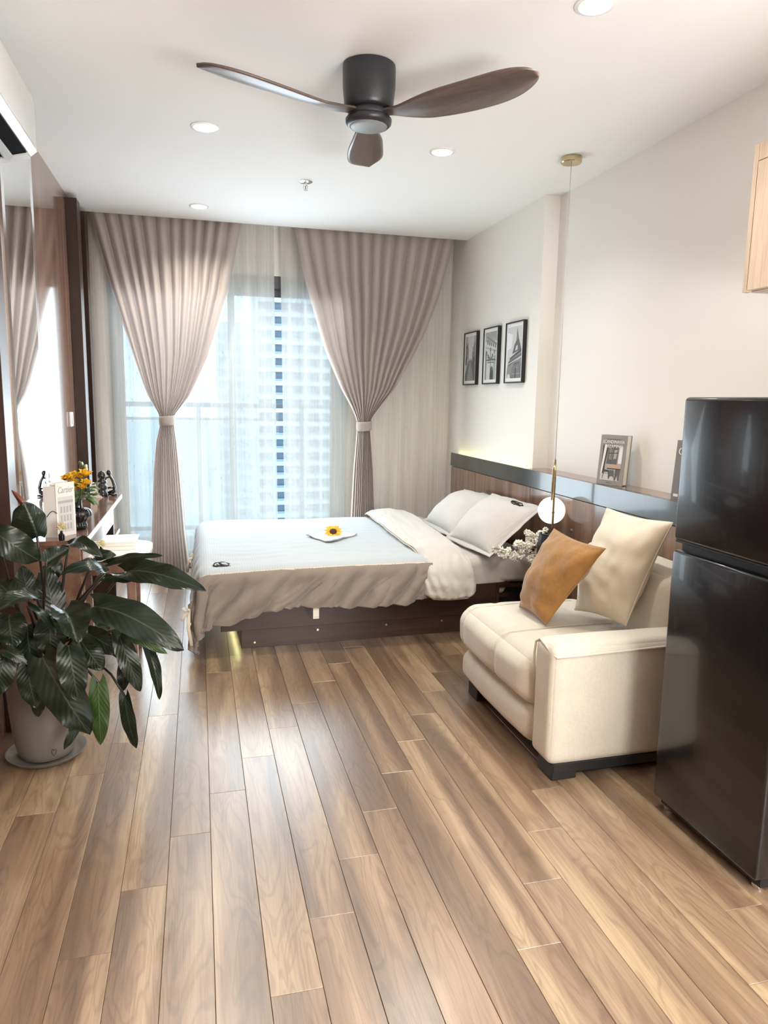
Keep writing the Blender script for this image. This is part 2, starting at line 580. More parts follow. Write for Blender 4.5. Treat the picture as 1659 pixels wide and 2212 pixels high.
def grid(bm, nu, nv, f, uvs=False):
    """Surface from f(i/nu, j/nv)."""
    V = [[bm.verts.new(Vector(f(i / nu, j / nv))) for j in range(nv + 1)] for i in range(nu + 1)]
    lay = bm.loops.layers.uv.verify() if uvs else None
    for i in range(nu):
        for j in range(nv):
            fc = bm.faces.new((V[i][j], V[i + 1][j], V[i + 1][j + 1], V[i][j + 1]))
            if uvs:
                for lp, (a, b) in zip(fc.loops, ((i, j), (i + 1, j), (i + 1, j + 1), (i, j + 1))):
                    lp[lay].uv = (a / nu, b / nv)
    return V


def sphere(bm, c, r, u=16, v=10, scale=(1, 1, 1)):
    res = bmesh.ops.create_uvsphere(bm, u_segments=u, v_segments=v, radius=r)
    for w in res['verts']:
        w.co = Vector((w.co.x * scale[0], w.co.y * scale[1], w.co.z * scale[2])) + Vector(c)
    return bm


def finish(name, bm, mat, smooth=35.0):
    me = bpy.data.meshes.new(name)
    bm.to_mesh(me)
    bm.free()
    if mat is not None:
        for m in (mat if isinstance(mat, (list, tuple)) else [mat]):
            me.materials.append(m)
    if smooth:
        me.shade_smooth()
        if smooth < 180:
            me.set_sharp_from_angle(angle=math.radians(smooth))
    return me


def root_loc(o):
    while o.parent:
        o = o.parent
    return o.location


def part(name, bm, mat, parent, smooth=35.0, label=None, local=False, stuff=False):
    """A part mesh under its thing; bm is given in room coordinates unless local."""
    if not local:
        bmesh.ops.translate(bm, verts=bm.verts[:], vec=-Vector(root_loc(parent)))
    o = bpy.data.objects.new(name, finish(name, bm, mat, smooth))
    COL.objects.link(o)
    o.parent = parent
    if label:
        o['label'] = label
    if stuff:
        o['kind'] = 'stuff'
    return o


def thing(name, label, cat, loc=(0, 0, 0), group=None, rotz=0.0):
    o = bpy.data.objects.new(name, None)
    o.empty_display_size = 0.05
    COL.objects.link(o)
    o.location = loc
    o.rotation_euler = (0, 0, rotz)
    o['label'] = label
    o['category'] = cat
    if group:
        o['group'] = group
    return o


def single(name, bm, mat, label, cat, group=None, smooth=35.0, loc=(0, 0, 0)):
    bmesh.ops.translate(bm, verts=bm.verts[:], vec=-Vector(loc))
    o = bpy.data.objects.new(name, finish(name, bm, mat, smooth))
    COL.objects.link(o)
    o.location = loc
    o['label'] = label
    o['category'] = cat
    if group:
        o['group'] = group
    return o


def struct(name, bm, mat, parent=None, smooth=35.0, label=None, cat=None):
    if parent is not None:
        return part(name, bm, mat, parent, smooth)
    o = bpy.data.objects.new(name, finish(name, bm, mat, smooth))
    COL.objects.link(o)
    o['kind'] = 'structure'
    if label:
        o['label'] = label
    if cat:
        o['category'] = cat
    return o


def text_part(name, body, size, mat, parent, origin, xdir, ydir, shear=0.0, width=None, thick=0.0004, spacing=1.0):
    """Flat lettering: origin is the baseline's left end in room coordinates."""
    cu = bpy.data.curves.new('lettering', 'FONT')
    cu.body = body
    cu.size = size
    cu.shear = shear
    cu.extrude = thick
    cu.space_character = spacing
    cu.resolution_u = 3
    tmp = bpy.data.objects.new('lettering', cu)
    COL.objects.link(tmp)
    bpy.context.view_layer.update()
    dg = bpy.context.evaluated_depsgraph_get()
    me = bpy.data.meshes.new_from_object(tmp.evaluated_get(dg))
    bpy.data.objects.remove(tmp)
    x, y = Vector(xdir).normalized(), Vector(ydir).normalized()
    z = x.cross(y)
    w = max(v.co.x for v in me.vertices) - min(v.co.x for v in me.vertices)
    k = width / w if width else 1.0
    o0 = Vector(origin) - Vector(root_loc(parent))
    for v in me.vertices:
        c = v.co.copy()
        v.co = o0 + x * c.x * k + y * c.y + z * c.z
    me.materials.clear()
    me.materials.append(mat)
    o = bpy.data.objects.new(name, me)
    COL.objects.link(o)
    o.parent = parent
    return o


def lerp_table(tab, z):
    """tab: rows (z, a, b...) sorted by falling z; smooth interpolation."""
    if z >= tab[0][0]:
        return tab[0][1:]
    for r0, r1 in zip(tab, tab[1:]):
        if z >= r1[0]:
            t = (r0[0] - z) / (r0[0] - r1[0])
            return tuple(a + (b - a) * t for a, b in zip(r0[1:], r1[1:]))
    return tab[-1][1:]


def nz(x, y, z):
    return noise.noise(Vector((x, y, z)))


def sstep(a, b, x):
    t = max(0.0, min(1.0, (x - a) / (b - a)))
    return t * t * (3 - 2 * t)

# ------------------------------------------------------------------ room shell
XL, XR, XC = -0.78, 2.17, 2.07          # left wall, right wall, face of the column
YB, YW = -1.6, 5.87                     # back of the room, inner face of the window wall
HC = 2.60

floor = struct('floor', box(new_bm(), XL - 0.1, XR + 0.2, YB, YW + 0.16, -0.16, -0.012), plain('joint_dark', (0.05, 0.032, 0.022), 0.8))
PW, PL, ST = 0.1221, 1.1275, 0.2255
plank_mesh = {}
for k in range(-5, 21):
    x0 = -0.2365 + PW * k
    x1 = x0 + PW
    if x1 < XL or x0 > XR:
        continue
    x0c, x1c = max(x0, XL), min(x1, XR)
    yj = 1.906 + ST * (k % 5) - 4 * PL
    while yj < YW:
        y0, y1 = max(yj, YB), min(yj + PL, YW)
        yj += PL
        if y1 - y0 < 0.03:
            continue
        w, l = round(x1c - x0c, 4), round(y1 - y0, 4)
        key = (w, l)
        if key not in plank_mesh:
            bm = box(new_bm(), -w / 2 + 0.0005, w / 2 - 0.0005, -l / 2 + 0.0005, l / 2 - 0.0005, -0.012, 0.0, 0.0009, 1)
            plank_mesh[key] = finish('plank', bm, floor_wood, 0)
        o = bpy.data.objects.new('plank', plank_mesh[key])
        COL.objects.link(o)
        o.parent = floor
        o.location = ((x0c + x1c) / 2, (y0 + y1) / 2, 0)

struct('ceiling', box(new_bm(), XL - 0.1, XR + 0.2, YB, 5.53, HC, HC + 0.2), ceil_paint)
bm = box(new_bm(), XL - 0.1, XR + 0.2, 5.53, YW + 0.16, 2.74, 2.80)
struct('trim_1', bm, ceil_paint)        # top of the curtain slot
struct('wall_left', box(new_bm(), XL - 0.12, XL, YB, YW, 0, 2.76), wall_wood)
bm = box(new_bm(), XR, XR + 0.15, YB, YW, 0, 2.76)
struct('wall_right', bm, white_wall, smooth=0)
struct('trim_5', box(new_bm(), XC, XR, 4.20, YW, 0, 2.76), white_wall, smooth=0)
bm = box(new_bm(), XL - 0.1, -0.64, YW, YW + 0.16, 0, 2.76)
box(bm, 1.16, XR + 0.2, YW, YW + 0.16, 0, 2.76)
box(bm, -0.64, 1.16, YW, YW + 0.16, 2.30, 2.76)
struct('wall_back', bm, white_wall, smooth=0)
struct('wall_front', box(new_bm(), XL - 0.1, XR + 0.2, YB - 0.12, YB, 0, 2.76), white_wall)
# dark wood posts that frame the dressing niche on the left wall
for n, (ya, yb) in enumerate(((3.00, 3.12), (5.07, 5.20), (5.41, 5.53))):
    struct('trim_%d' % (n + 2), box(new_bm(), XL, -0.712, ya, yb, 0, 2.572, 0.002, 1), post_wood)

# sliding balcony door
win = thing('window_1', 'tall aluminium sliding balcony door behind the sheer curtains', 'window', (0.26, 5.90, 0))
del win['category']
win['kind'] = 'structure'
part('frame_head', box(new_bm(), -0.64, 1.16, 5.88, 5.98, 2.205, 2.30, 0.004, 1), alu_dark, win)
part('frame_sill', box(new_bm(), -0.64, 1.16, 5.88, 5.98, 0.0, 0.05, 0.004, 1), alu_dark, win)
for a, b in ((-0.64, -0.59), (1.11, 1.16)):
    part('frame_jamb', box(new_bm(), a, b, 5.88, 5.98, 0.05, 2.205, 0.004, 1), alu_dark, win)
for a, b, y in ((-0.59, 0.29, 5.905), (0.24, 1.11, 5.945)):
    bm = box(new_bm(), a, a + 0.045, y, y + 0.03, 0.05, 2.205)
    box(bm, b - 0.045, b, y, y + 0.03, 0.05, 2.205)
    box(bm, a + 0.045, b - 0.045, y, y + 0.03, 0.05, 0.11)
    box(bm, a + 0.045, b - 0.045, y, y + 0.03, 2.15, 2.205)
    s = part('sash', bm, alu_dark, win, 0)
    part('pane', box(new_bm(), a + 0.045, b - 0.045, y + 0.012, y + 0.018, 0.11, 2.15), glass, s, 0)

# ------------------------------------------------------------------ balcony and the city outside
struct('floor_balcony', box(new_bm(), -2.5, 4.0, 6.03, 7.35, -0.16, -0.03), balcony_mat)
r = thing('balcony_railing', 'grey balcony railing with two horizontal rails seen through the sheer curtains', 'railing', (0.5, 7.2, -0.03))
part('top_rail', box(new_bm(), -2.5, 4.0, 7.17, 7.23, 1.255, 1.30, 0.004, 1), rail_metal, r)
part('middle_rail', box(new_bm(), -2.5, 4.0, 7.185, 7.215, 1.13, 1.155, 0.003, 1), rail_metal, r)
part('bottom_rail', box(new_bm(), -2.5, 4.0, 7.18, 7.22, 0.06, 0.10, 0.003, 1), rail_metal, r)
for x in (-2.0, -1.0, 0.0, 1.0, 2.0, 3.0, 3.8):
    part('rail_post', box(new_bm(), x - 0.02, x + 0.02, 7.18, 7.22, -0.03, 1.255, 0.003, 1), rail_metal, r)
for x in (-2.0, -1.0, 0.0, 1.0, 2.0):
    part('glass_panel', box(new_bm(), x + 0.03, x + 0.97, 7.195, 7.205, 0.12, 1.12), rail_glass, r, 0)


def tower(name, label, x0, x1, y, depth, z0, z1, bays, mw, mg, mr, step, first):
    t = thing(name, label, 'building', ((x0 + x1) / 2, y, z0))
    part('wall', box(new_bm(), x0, x1, y, y + depth, z0, z1), mw, t, 0)
    slab_me = finish('floor_slab', box(new_bm(), x0 - 0.2, x1 + 0.2, -1.2, 0, -0.55, 0.35), mw, 0)
    bw = (x1 - x0) / bays
    win_me = finish('window', box(new_bm(), -bw * 0.34, bw * 0.34, -0.12, 0, 0.0, 1.75), mg, 0)
    rail_me = finish('balcony_panel', box(new_bm(), -bw * 0.46, bw * 0.46, -1.05, -0.95, 0.35, 0.85), mr, 0)
    pier_me = finish('pier', box(new_bm(), -bw * 0.07, bw * 0.07, -1.1, 0, z0, z1), mw, 0)
    k = 0
    z = first
    c = Vector(t.location)

    def put(nm, me, px, pz):
        o = bpy.data.objects.new(nm, me)
        COL.objects.link(o)
        o.parent = t
        o.location = (px - c.x, y - c.y, pz - c.z)
    while z < z1:
        put('floor_slab', slab_me, 0.0, z)
        for i in range(bays):
            xm = x0 + bw * (i + 0.5)
            put('window', win_me, xm, z + 0.65)
            put('balcony_panel', rail_me, xm, z)
        z += step
    for i in range(bays + 1):
        put('pier', pier_me, x0 + bw * i, 0.0)
    return t


tower('apartment_tower', 'white high-rise with stacked blue balcony windows showing in the curtain gap', 12.45, 29.9, 160.0, 16.0, -62.0, 36.0, 5,
      tower_white, tower_glass, tower_rail, 2.92, -30.3)
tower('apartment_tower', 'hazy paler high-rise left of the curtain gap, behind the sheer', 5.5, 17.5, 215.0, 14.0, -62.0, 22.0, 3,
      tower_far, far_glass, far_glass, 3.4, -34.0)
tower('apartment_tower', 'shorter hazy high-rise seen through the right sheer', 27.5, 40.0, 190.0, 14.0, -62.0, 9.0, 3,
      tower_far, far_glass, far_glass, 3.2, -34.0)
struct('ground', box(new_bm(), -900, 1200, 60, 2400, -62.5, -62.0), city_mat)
rng = random.Random(4)
bm = new_bm()
for i in range(60):
    x = rng.uniform(-120, 220)
    y = rng.uniform(260, 620)
    h = rng.uniform(4, 12)
    w = rng.uniform(8, 18)
    box(bm, x - w / 2, x + w / 2, y, y + 14, -62, -62 + h)
o = single('distant_city', bm, city_mat, 'hazy low city blocks far below the balcony', 'city', smooth=0)
o['kind'] = 'stuff'

# ------------------------------------------------------------------ curtains
def drape(name, label, tab, ytop, nf, amp, mat, seed, ztop, zbot, nz_=64, per=12, tie=None, group=None, gather=0.0):
    """Hanging cloth: tab gives left and right edge and centre line per height."""
    t = thing(name, label, 'curtain', ((tab[0][1] + tab[0][2]) / 2, ytop, zbot), group)
    bm = new_bm()
    nu = nf * per

    def f(u, v):
        z = ztop + (zbot - ztop) * v
        xl, xr = lerp_table(tab, z)
        w = xr - xl
        full = tab[0][2] - tab[0][1]
        sq = max(0.0, 1 - w / full)
        uu = u + 0.25 / nf * nz(u * 5.0, seed, 0.3) + 0.10 / nf * nz(u * 9, seed + 5, z * 0.7)
        ph = 2 * PI * nf * uu
        a = amp * (1.0 - 0.45 * sq) * (0.75 + 0.45 * nz(u * 7, seed, 9.1))
        top = sstep(ztop - 0.02, ztop - 0.35, z)
        col = abs(math.sin(ph * 0.5)) ** 0.62       # rounded columns between tight creases
        x = xl + w * u
        wave = (1.0 - 2.0 * col) * (0.7 + 0.3 * top)
        belly = 0.055 * sq * (1 - (2 * u - 1) ** 2) * gather
        y = ytop + a * wave - belly + 0.012 * nz(u * 3, z * 1.3, seed)
        return (x, y, z)
    grid(bm, nu, nz_, f)
    part('fabric', bm, mat, t, 180)
    if tie:
        zc, xc, rx, ry, h = tie
        bm = new_bm()
        n = 28
        rows = []
        for k in range(5):
            zz = zc + h * (k / 4 - 0.5)
            e = 1.0 + 0.05 * math.cos(PI * (k / 4 - 0.5))
            row = []
            for i in range(n):
                th = 2 * PI * i / n
                row.append(bm.verts.new((xc + rx * e * math.cos(th), ytop - 0.03 + ry * e * math.sin(th), zz + 0.006 * math.sin(th + 0.8))))
            rows.append(row)
        for a, b in zip(rows, rows[1:]):
            for i in range(n):
                bm.faces.new((a[i], a[(i + 1) % n], b[(i + 1) % n], b[i]))
        o = part('tie_back', bm, mat, t, 180)
        md = o.modifiers.new('thick', 'SOLIDIFY')
        md.thickness = 0.004
    return t


left_tab = [(2.70, -0.725, 0.345), (2.61, -0.705, 0.334), (2.12, -0.585, 0.235), (1.90, -0.525, 0.168), (1.65, -0.455, 0.09),
            (1.45, -0.395, -0.005), (1.35, -0.360, -0.058), (1.27, -0.315, -0.125), (1.215, -0.283, -0.172), (1.18, -0.276, -0.180),
            (1.14, -0.282, -0.176), (1.02, -0.312, -0.160), (0.80, -0.338, -0.143), (0.33, -0.366, -0.115), (0.01, -0.388, -0.085)]
right_tab = [(2.70, 0.70, 2.03), (2.61, 0.724, 1.99), (2.25, 0.80, 1.90), (2.12, 0.84, 1.86), (1.90, 0.905, 1.775), (1.72, 0.962, 1.685),
             (1.43, 1.09, 1.52), (1.30, 1.165, 1.405), (1.20, 1.212, 1.328), (1.15, 1.216, 1.322), (1.09, 1.214, 1.326),
             (0.80, 1.192, 1.352), (0.42, 1.176, 1.370), (0.01, 1.160, 1.385)]
drape('curtain', 'taupe linen curtain left of the gap, tied back at waist height', left_tab, 5.60, 12, 0.052, curtain_cloth, 2.0, 2.70, 0.012,
      tie=(1.178, -0.228, 0.056, 0.052, 0.072), group='tied back linen curtains', gather=1.0)
drape('curtain', 'taupe linen curtain beside the bed, tied back right of the window', right_tab, 5.60, 13, 0.052, curtain_cloth, 7.0, 2.70, 0.012,
      tie=(1.148, 1.269, 0.060, 0.052, 0.075), group='tied back linen curtains', gather=1.0)
drape('sheer_curtain', 'white sheer curtain covering the left half of the balcony door', [(2.70, -0.765, 0.590), (0.0, -0.765, 0.611)], 5.785, 10, 0.030, sheer_cloth, 3.0, 2.70, 0.01, 30, 10, group='white sheer curtains')
drape('sheer_curtain', 'white sheer curtain from the gap to the headboard wall', [(2.70, 0.638, 2.055), (0.0, 0.668, 2.055)], 5.785, 11, 0.030, sheer_cloth, 6.0, 2.70, 0.01, 30, 10, group='white sheer curtains')

# ------------------------------------------------------------------ dressing niche on the left wall
m = thing('wall_mirror', 'tall mirror with silver edging on the walnut left wall', 'mirror', (-0.775, 3.74, 0.73))
part('glass', box(new_bm(), XL, -0.772, 3.475, 4.015, 0.73, 2.50), mirror_mat, m, 0)
for a, b in ((3.435, 3.475), (4.015, 4.05)):
    bm = new_bm()
    prism(bm, [(XL, a, 0.73), (XL, b, 0.73), (-0.772, b if a > 3.6 else b, 0.73), (-0.766, (a + b) / 2, 0.73), (-0.772, a, 0.73)], (0, 0, 1.77))
    part('bevel', bm, chrome, m, 0)
s = thing('light_switch', 'small white switch plate on the glossy walnut wall', 'switch', (XL, 4.87, 1.2))
part('plate', box(new_bm(), XL, -0.768, 4.82, 4.92, 1.155, 1.245, 0.003, 2), white_plastic, s)
part('rocker', box(new_bm(), -0.768, -0.764, 4.845, 4.895, 1.17, 1.23, 0.002, 1), plain('grey_plastic', (0.5, 0.5, 0.49), 0.3), s)

d = thing('vanity_desk', 'long walnut vanity desk with pale front edge under the wall mirror', 'desk', (-0.65, 4.2, 0))
part('desktop', box(new_bm(), XL, -0.512, 3.42, 5.02, 0.678, 0.70, 0.001, 1), desk_wood, d)
part('front_edge', box(new_bm(), -0.512, -0.507, 3.42, 5.02, 0.677, 0.7005), white_lacquer, d, 0, label='pale front edging')
for y in (3.42, 4.72):
    part('side_panel', box(new_bm(), XL, -0.535, y, y + 0.025, 0, 0.678), post_wood if y > 4 else desk_wood, d, 0)
sh = part('lower_shelf', box(new_bm(), XL, -0.535, 4.60, 5.02, 0.45, 0.468), desk_wood, d, 0)
part('shelf_edge', box(new_bm(), -0.535, -0.530, 4.60, 5.02, 0.449, 0.4685), white_lacquer, sh, 0)
part('drawer_front', box(new_bm(), -0.545, -0.53, 3.46, 4.70, 0.56, 0.67, 0.002, 1), desk_wood, d)

t = thing('stool_table', 'white topped low table with rounded corners pulled out from the vanity desk', 'table', (-0.45, 3.82, 0))
bm = box(new_bm(), -0.66, -0.25, 3.62, 4.02, 0.555, 0.58)
es = [e for e in bm.edges if abs(e.verts[0].co.z - e.verts[1].co.z) > 0.01]
bmesh.ops.bevel(bm, geom=es, offset=0.12, segments=8, profile=0.5, affect='EDGES')
part('table_top', bm, white_lacquer, t)
part('apron', box(new_bm(), -0.60, -0.33, 3.68, 3.96, 0.47, 0.555, 0.003, 1), desk_wood, t)
for x in (-0.585, -0.345):
    for y in (3.695, 3.945):
        part('leg', box(new_bm(), x - 0.02, x + 0.02, y - 0.02, y + 0.02, 0, 0.47, 0.003, 1), desk_wood, t)
part('shelf', box(new_bm(), -0.60, -0.33, 3.68, 3.96, 0.16, 0.18), desk_wood, t, 0)

b = thing('open_book', 'thick book lying on the low white table with page edges showing', 'book', (-0.41, 3.82, 0.58))
for i, (dz, h, dx) in enumerate(((0.003, 0.020, 0.0), (0.023, 0.020, 0.006))):
    part('page_block', box(new_bm(), -0.49 + dx, -0.325, 3.735, 3.935, 0.58 + dz, 0.58 + dz + h, 0.003, 2), paper, b)
part('cover', box(new_bm(), -0.497, -0.32, 3.73, 3.94, 0.58, 0.583), book_white, b, 0)
part('cover', box(new_bm(), -0.488, -0.318, 3.73, 3.94, 0.623, 0.626), book_white, b, 0)

# standing white box book
B0 = Vector((-0.640, 3.505, 0.70))
bx = Vector((0.062, 0.085, 0)).normalized()       # along the front face
bn = Vector((bx.y, -bx.x, 0))                     # towards the camera side
b = thing('shop_book', 'white book standing upright on the vanity desk left of the black vase', 'book', B0)


def slab3(bm, o, ax, ay, az):
    o, ax, ay, az = Vector(o), Vector(ax), Vector(ay), Vector(az)
    A = [o, o + ax, o + ax + ay, o + ay]
    return prism(bm, A, az)


part('spine', slab3(new_bm(), B0 - Vector((0.055, -0.01, 0)), (0.056, -0.008, 0), (0.006, 0.03, 0), (0, 0, 0.236)), book_white, b, 0)
fc_ = part('front_cover', slab3(new_bm(), B0, bx * 0.112, -bn * 0.004, (0, 0, 0.25)), book_white, b, 0)
part('page_block', slab3(new_bm(), B0 - bn * 0.005 + bx * 0.002, bx * 0.105, -bn * 0.03, (0, 0, 0.243)), paper, b, 0)
part('back_cover', slab3(new_bm(), B0 - bn * 0.036 - Vector((0.01, 0, 0)), bx * 0.112, -bn * 0.004, (0, 0, 0.25)), book_white, b, 0)
text_part('lettering', 'Cartier', 0.042, GREYS[4], fc_, B0 + bx * 0.010 + Vector((0, 0, 0.203)) + bn * 0.001, bx, (0, 0, 1), 0.35, 0.090)
bm = new_bm()
o0 = B0 + bn * 0.0006
slab3(bm, o0 + bx * 0.012 + Vector((0, 0, 0.02)), bx * 0.088, bn * 0.0004, (0, 0, 0.165))
part('cover_photo', bm, GREYS[5], fc_, 0)
bm = new_bm()
for k in range(4):
    for j in range(3):
        slab3(bm, o0 + bn * 0.0005 + bx * (0.022 + 0.018 * k) + Vector((0, 0, 0.03 + 0.04 * j)), bx * 0.011, bn * 0.0003, (0, 0, 0.03))
slab3(bm, o0 + bn * 0.0005 + bx * 0.012 + Vector((0, 0, 0.155)), bx * 0.088, bn * 0.0003, (0, 0, 0.012))
part('photo_print', bm, GREYS[4], fc_, 0)
# the curved outline drawn on the spine side
bm = tube(new_bm(), [Vector((-0.683 + 0.009 * i, 3.5105 - 0.00125 * i, 0.795 + 0.028 * math.sin(i / 5 * PI * 0.8))) for i in range(6)], 0.0016, 6)
part('drawn_line', bm, ink, b, 180)

# ribbed black vase with yellow roses
V0 = Vector((-0.58, 3.73, 0.70))
v = thing('ribbed_vase', 'ribbed black glossy vase holding yellow roses on the vanity desk', 'vase', V0)
part('body', lathe(new_bm(), [(0.028, 0), (0.033, 0.004), (0.034, 0.02), (0.030, 0.034), (0.045, 0.05), (0.055, 0.065), (0.056, 0.082), (0.048, 0.096), (0.030, 0.104), (0.018, 0.107)], V0, 64, True, 0.10, 16), plain('black_glaze', (0.008, 0.008, 0.012), 0.15, coat=0.5), v, 60)
part('neck', lathe(new_bm(), [(0.018, 0.104), (0.0165, 0.115), (0.0165, 0.140), (0.019, 0.146), (0.014, 0.146), (0.013, 0.115)], V0, 24, False), MATS['black_glaze'], v)


def rose(bm, c, r, up, seed=0):
    """Cupped layers of petals around a tight heart."""
    rg = random.Random(seed)
    up = Vector(up).normalized()
    a = up.orthogonal().normalized()
    b2 = up.cross(a)
    c = Vector(c)
    for ring, (n, tilt, rad) in enumerate(((3, 0.25, 0.45), (5, 0.6, 0.8), (6, 1.0, 1.0))):
        for k in range(n):
            th = 2 * PI * (k + 0.4 * ring) / n + rg.uniform(-0.2, 0.2)
            out = a * math.cos(th) + b2 * math.sin(th)
            side = up.cross(out)

            def f(u, w):
                s = (u - 0.5) * 2
                wd = r * rad * 0.75 * math.sin(PI * (0.15 + 0.75 * w))
                h = r * (0.1 + 1.0 * w * (1 - 0.3 * tilt))
                o = r * rad * tilt * (w ** 1.6) * 0.9 + r * 0.18 * ring
                return c + out * (o - 0.35 * r * rad * s * s) + side * (wd * s) + up * h
            grid(bm, 4, 4, f)
    sphere(bm, c + up * r * 0.5, r * 0.38, 8, 6)
    return bm


def small_leaf(bm, p, d, n, ln, wd):
    p, d, n = Vector(p), Vector(d).normalized(), Vector(n)
    s = d.cross(n).normalized()
    n = s.cross(d)

    def f(u, w):
        q = (u - 0.5) * 2
        return p + d * ln * w + s * (q * wd * math.sin(PI * min(1, w * 0.93 + 0.05))) + n * (0.12 * ln * math.sin(PI * w) - 0.3 * wd * abs(q))
    grid(bm, 4, 5, f)


f_ = thing('rose_bouquet', 'bunch of yellow roses and green sprigs in the ribbed black vase', 'flowers', V0 + Vector((0, 0, 0.1)))
rg = random.Random(11)
mouth = V0 + Vector((0, 0, 0.142))
heads = [(-0.618, 3.70, 0.945, 0.022), (-0.600, 3.69, 0.950, 0.022), (-0.585, 3.71, 0.960, 0.020), (-0.590, 3.69, 0.925, 0.018), (-0.560, 3.70, 0.955, 0.015),
         (-0.540, 3.70, 0.965, 0.023), (-0.538, 3.69, 0.925, 0.018), (-0.552, 3.68, 0.908, 0.017), (-0.588, 3.68, 0.905, 0.012)]
for i, (x, y, z, r) in enumerate(heads):
    dirv = (Vector((x, y, z)) - mouth)
    rs = part('rose', rose(new_bm(), (x, y, z), r * 1.25, dirv + Vector((0, -0.03, 0.05)), i), orange_petal if i in (0, 4) else yellow_petal, f_, 180)
    md = [mouth + dirv * q + Vector((0, 0, -0.02 * math.sin(PI * q))) for q in (-0.15, 0.1, 0.4, 0.7, 0.98)]
    md[0] = mouth + Vector((0, 0, -0.05))
    part('stem', tube(new_bm(), md, 0.0018, 6), green_stem, rs, 180)
for i in range(46):
    th = rg.uniform(0, 2 * PI)
    rr = rg.uniform(0.01, 0.062)
    z = rg.uniform(0.845, 0.935)
    bm = new_bm()
    p = (V0.x + 0.006 + rr * math.cos(th), V0.y + 0.8 * rr * math.sin(th) - 0.01, z)
    small_leaf(bm, p, (math.cos(th), math.sin(th), rg.uniform(-0.9, 0.7)), (0, -0.3, 1), rg.uniform(0.032, 0.052), rg.uniform(0.011, 0.018))
    part('leaf', bm, soft_leaf, f_, 180)
for i in range(9):
    p = Vector((-0.548 + rg.uniform(-0.028, 0.022), 3.72 + rg.uniform(-0.02, 0.02), 0.985 + rg.uniform(-0.02, 0.04)))
    bm = new_bm()
    sphere(bm, p, 0.008, 8, 6, (0.8, 0.8, 1.35))
    bd = part('bud', bm, cream_petal if i % 2 else soft_leaf, f_, 180)
    part('stem', tube(new_bm(), [mouth, mouth * 0.5 + p * 0.5 + Vector((0.004, 0, 0)), p], 0.0013, 5), green_stem, bd, 180)

# figurines
F1 = Vector((-0.615, 4.918, 0.70))
g = thing('thinker_figurine', 'black abstract figurine of stacked rounded forms, nearer the roses', 'figurine', F1)
bm = lathe(new_bm(), [(0.028, 0), (0.036, 0.008), (0.036, 0.024), (0.026, 0.036), (0.022, 0.045), (0.032, 0.056), (0.034, 0.066), (0.024, 0.078), (0.018, 0.084), (0.028, 0.092), (0.030, 0.102), (0.018, 0.112), (0.016, 0.116), (0.024, 0.126), (0.027, 0.140), (0.022, 0.156), (0.010, 0.166), (0.001, 0.169)], F1, 24)
part('body', bm, MATS['black_glaze'], g, 180)
part('base', lathe(new_bm(), [(0.040, 0), (0.040, 0.006), (0.030, 0.010)], F1, 24), MATS['black_glaze'], g)
F2 = Vector((-0.575, 4.96, 0.70))
g = thing('thinker_figurine', 'black seated thinker figurine with arms around knees at the desk end', 'figurine', F2)
bm = new_bm()
tube(bm, [F2 + Vector(p) for p in ((0.045, -0.004, 0.008), (0.020, -0.004, 0.008), (-0.012, 0, 0.016), (-0.030, 0, 0.032))], [0.006, 0.009, 0.012, 0.012], 10)
tube(bm, [F2 + Vector(p) for p in ((-0.020, 0, 0.012), (0.026, 0, 0.030), (0.030, 0, 0.060), (0.020, 0, 0.100), (0.006, 0, 0.126), (0.0, 0, 0.140))], [0.013, 0.013, 0.010, 0.009, 0.008, 0.007], 10)
tube(bm, [F2 + Vector(p) for p in ((0.004, 0, 0.124), (-0.022, -0.002, 0.116), (-0.030, -0.004, 0.092), (-0.028, -0.004, 0.034))], [0.007, 0.007, 0.006, 0.006], 8)
tube(bm, [F2 + Vector(p) for p in ((-0.028, 0, 0.050), (0.004, 0, 0.054), (0.026, 0, 0.052))], 0.006, 8)
part('body', bm, MATS['black_glaze'], g, 180)
bm = new_bm()
sphere(bm, F2 + Vector((-0.002, 0, 0.152)), 0.017, 14, 10, (0.9, 0.9, 1.1))
part('head', bm, MATS['black_glaze'], g, 180)
F3 = Vector((-0.655, 4.86, 0.70))
g = thing('cream_sculpture', 'small cream curved sculpture half hidden behind the yellow roses', 'sculpture', F3)
part('body', prism(new_bm(), [F3 + Vector(p) for p in ((-0.02, 0, 0), (0.045, 0, 0), (0.040, 0, 0.006), (0.022, 0, 0.018), (0.010, 0, 0.05), (0.006, 0, 0.09), (-0.010, 0, 0.10), (-0.022, 0, 0.06))], (0, 0.03, 0)), plain('cream_ceramic', (0.75, 0.68, 0.58), 0.4), g)

# pompom flowers in little black bottles
for (x, y, z0, h, r, lab, mat) in ((-0.612, 3.44, 0.70, 0.062, 0.024, 'white pompom flower in a small black bottle before the standing white book', cream_petal),
                              (-0.475, 3.655, 0.58, 0.055, 0.024, 'cream flower head beside the book on the low white table', cream_petal)):
    g = thing('pompom_flower', lab, 'flower', (x, y, z0), 'pompom flowers')
    part('bottle', lathe(new_bm(), [(0.012, 0), (0.014, 0.004), (0.014, 0.025), (0.006, 0.034), (0.006, 0.042)], (x, y, z0), 16), MATS['black_glaze'], g)
    part('stem', tube(new_bm(), [(x, y, z0 + 0.03), (x + 0.002, y, z0 + h * 0.7), (x, y, z0 + h)], 0.002, 6), green_stem, g, 180)
    bm = new_bm()
    for k in range(46):
        ph = math.acos(1 - 1.7 * (k + 0.5) / 46)
        th = 2.39996 * k
        dv = Vector((math.sin(ph) * math.cos(th), math.sin(ph) * math.sin(th), math.cos(ph)))
        small_leaf(bm, Vector((x, y, z0 + h)) + dv * r * 0.25, dv, dv.orthogonal(), r * 0.8, r * 0.16)
    part('bloom', bm, mat, g, 180)

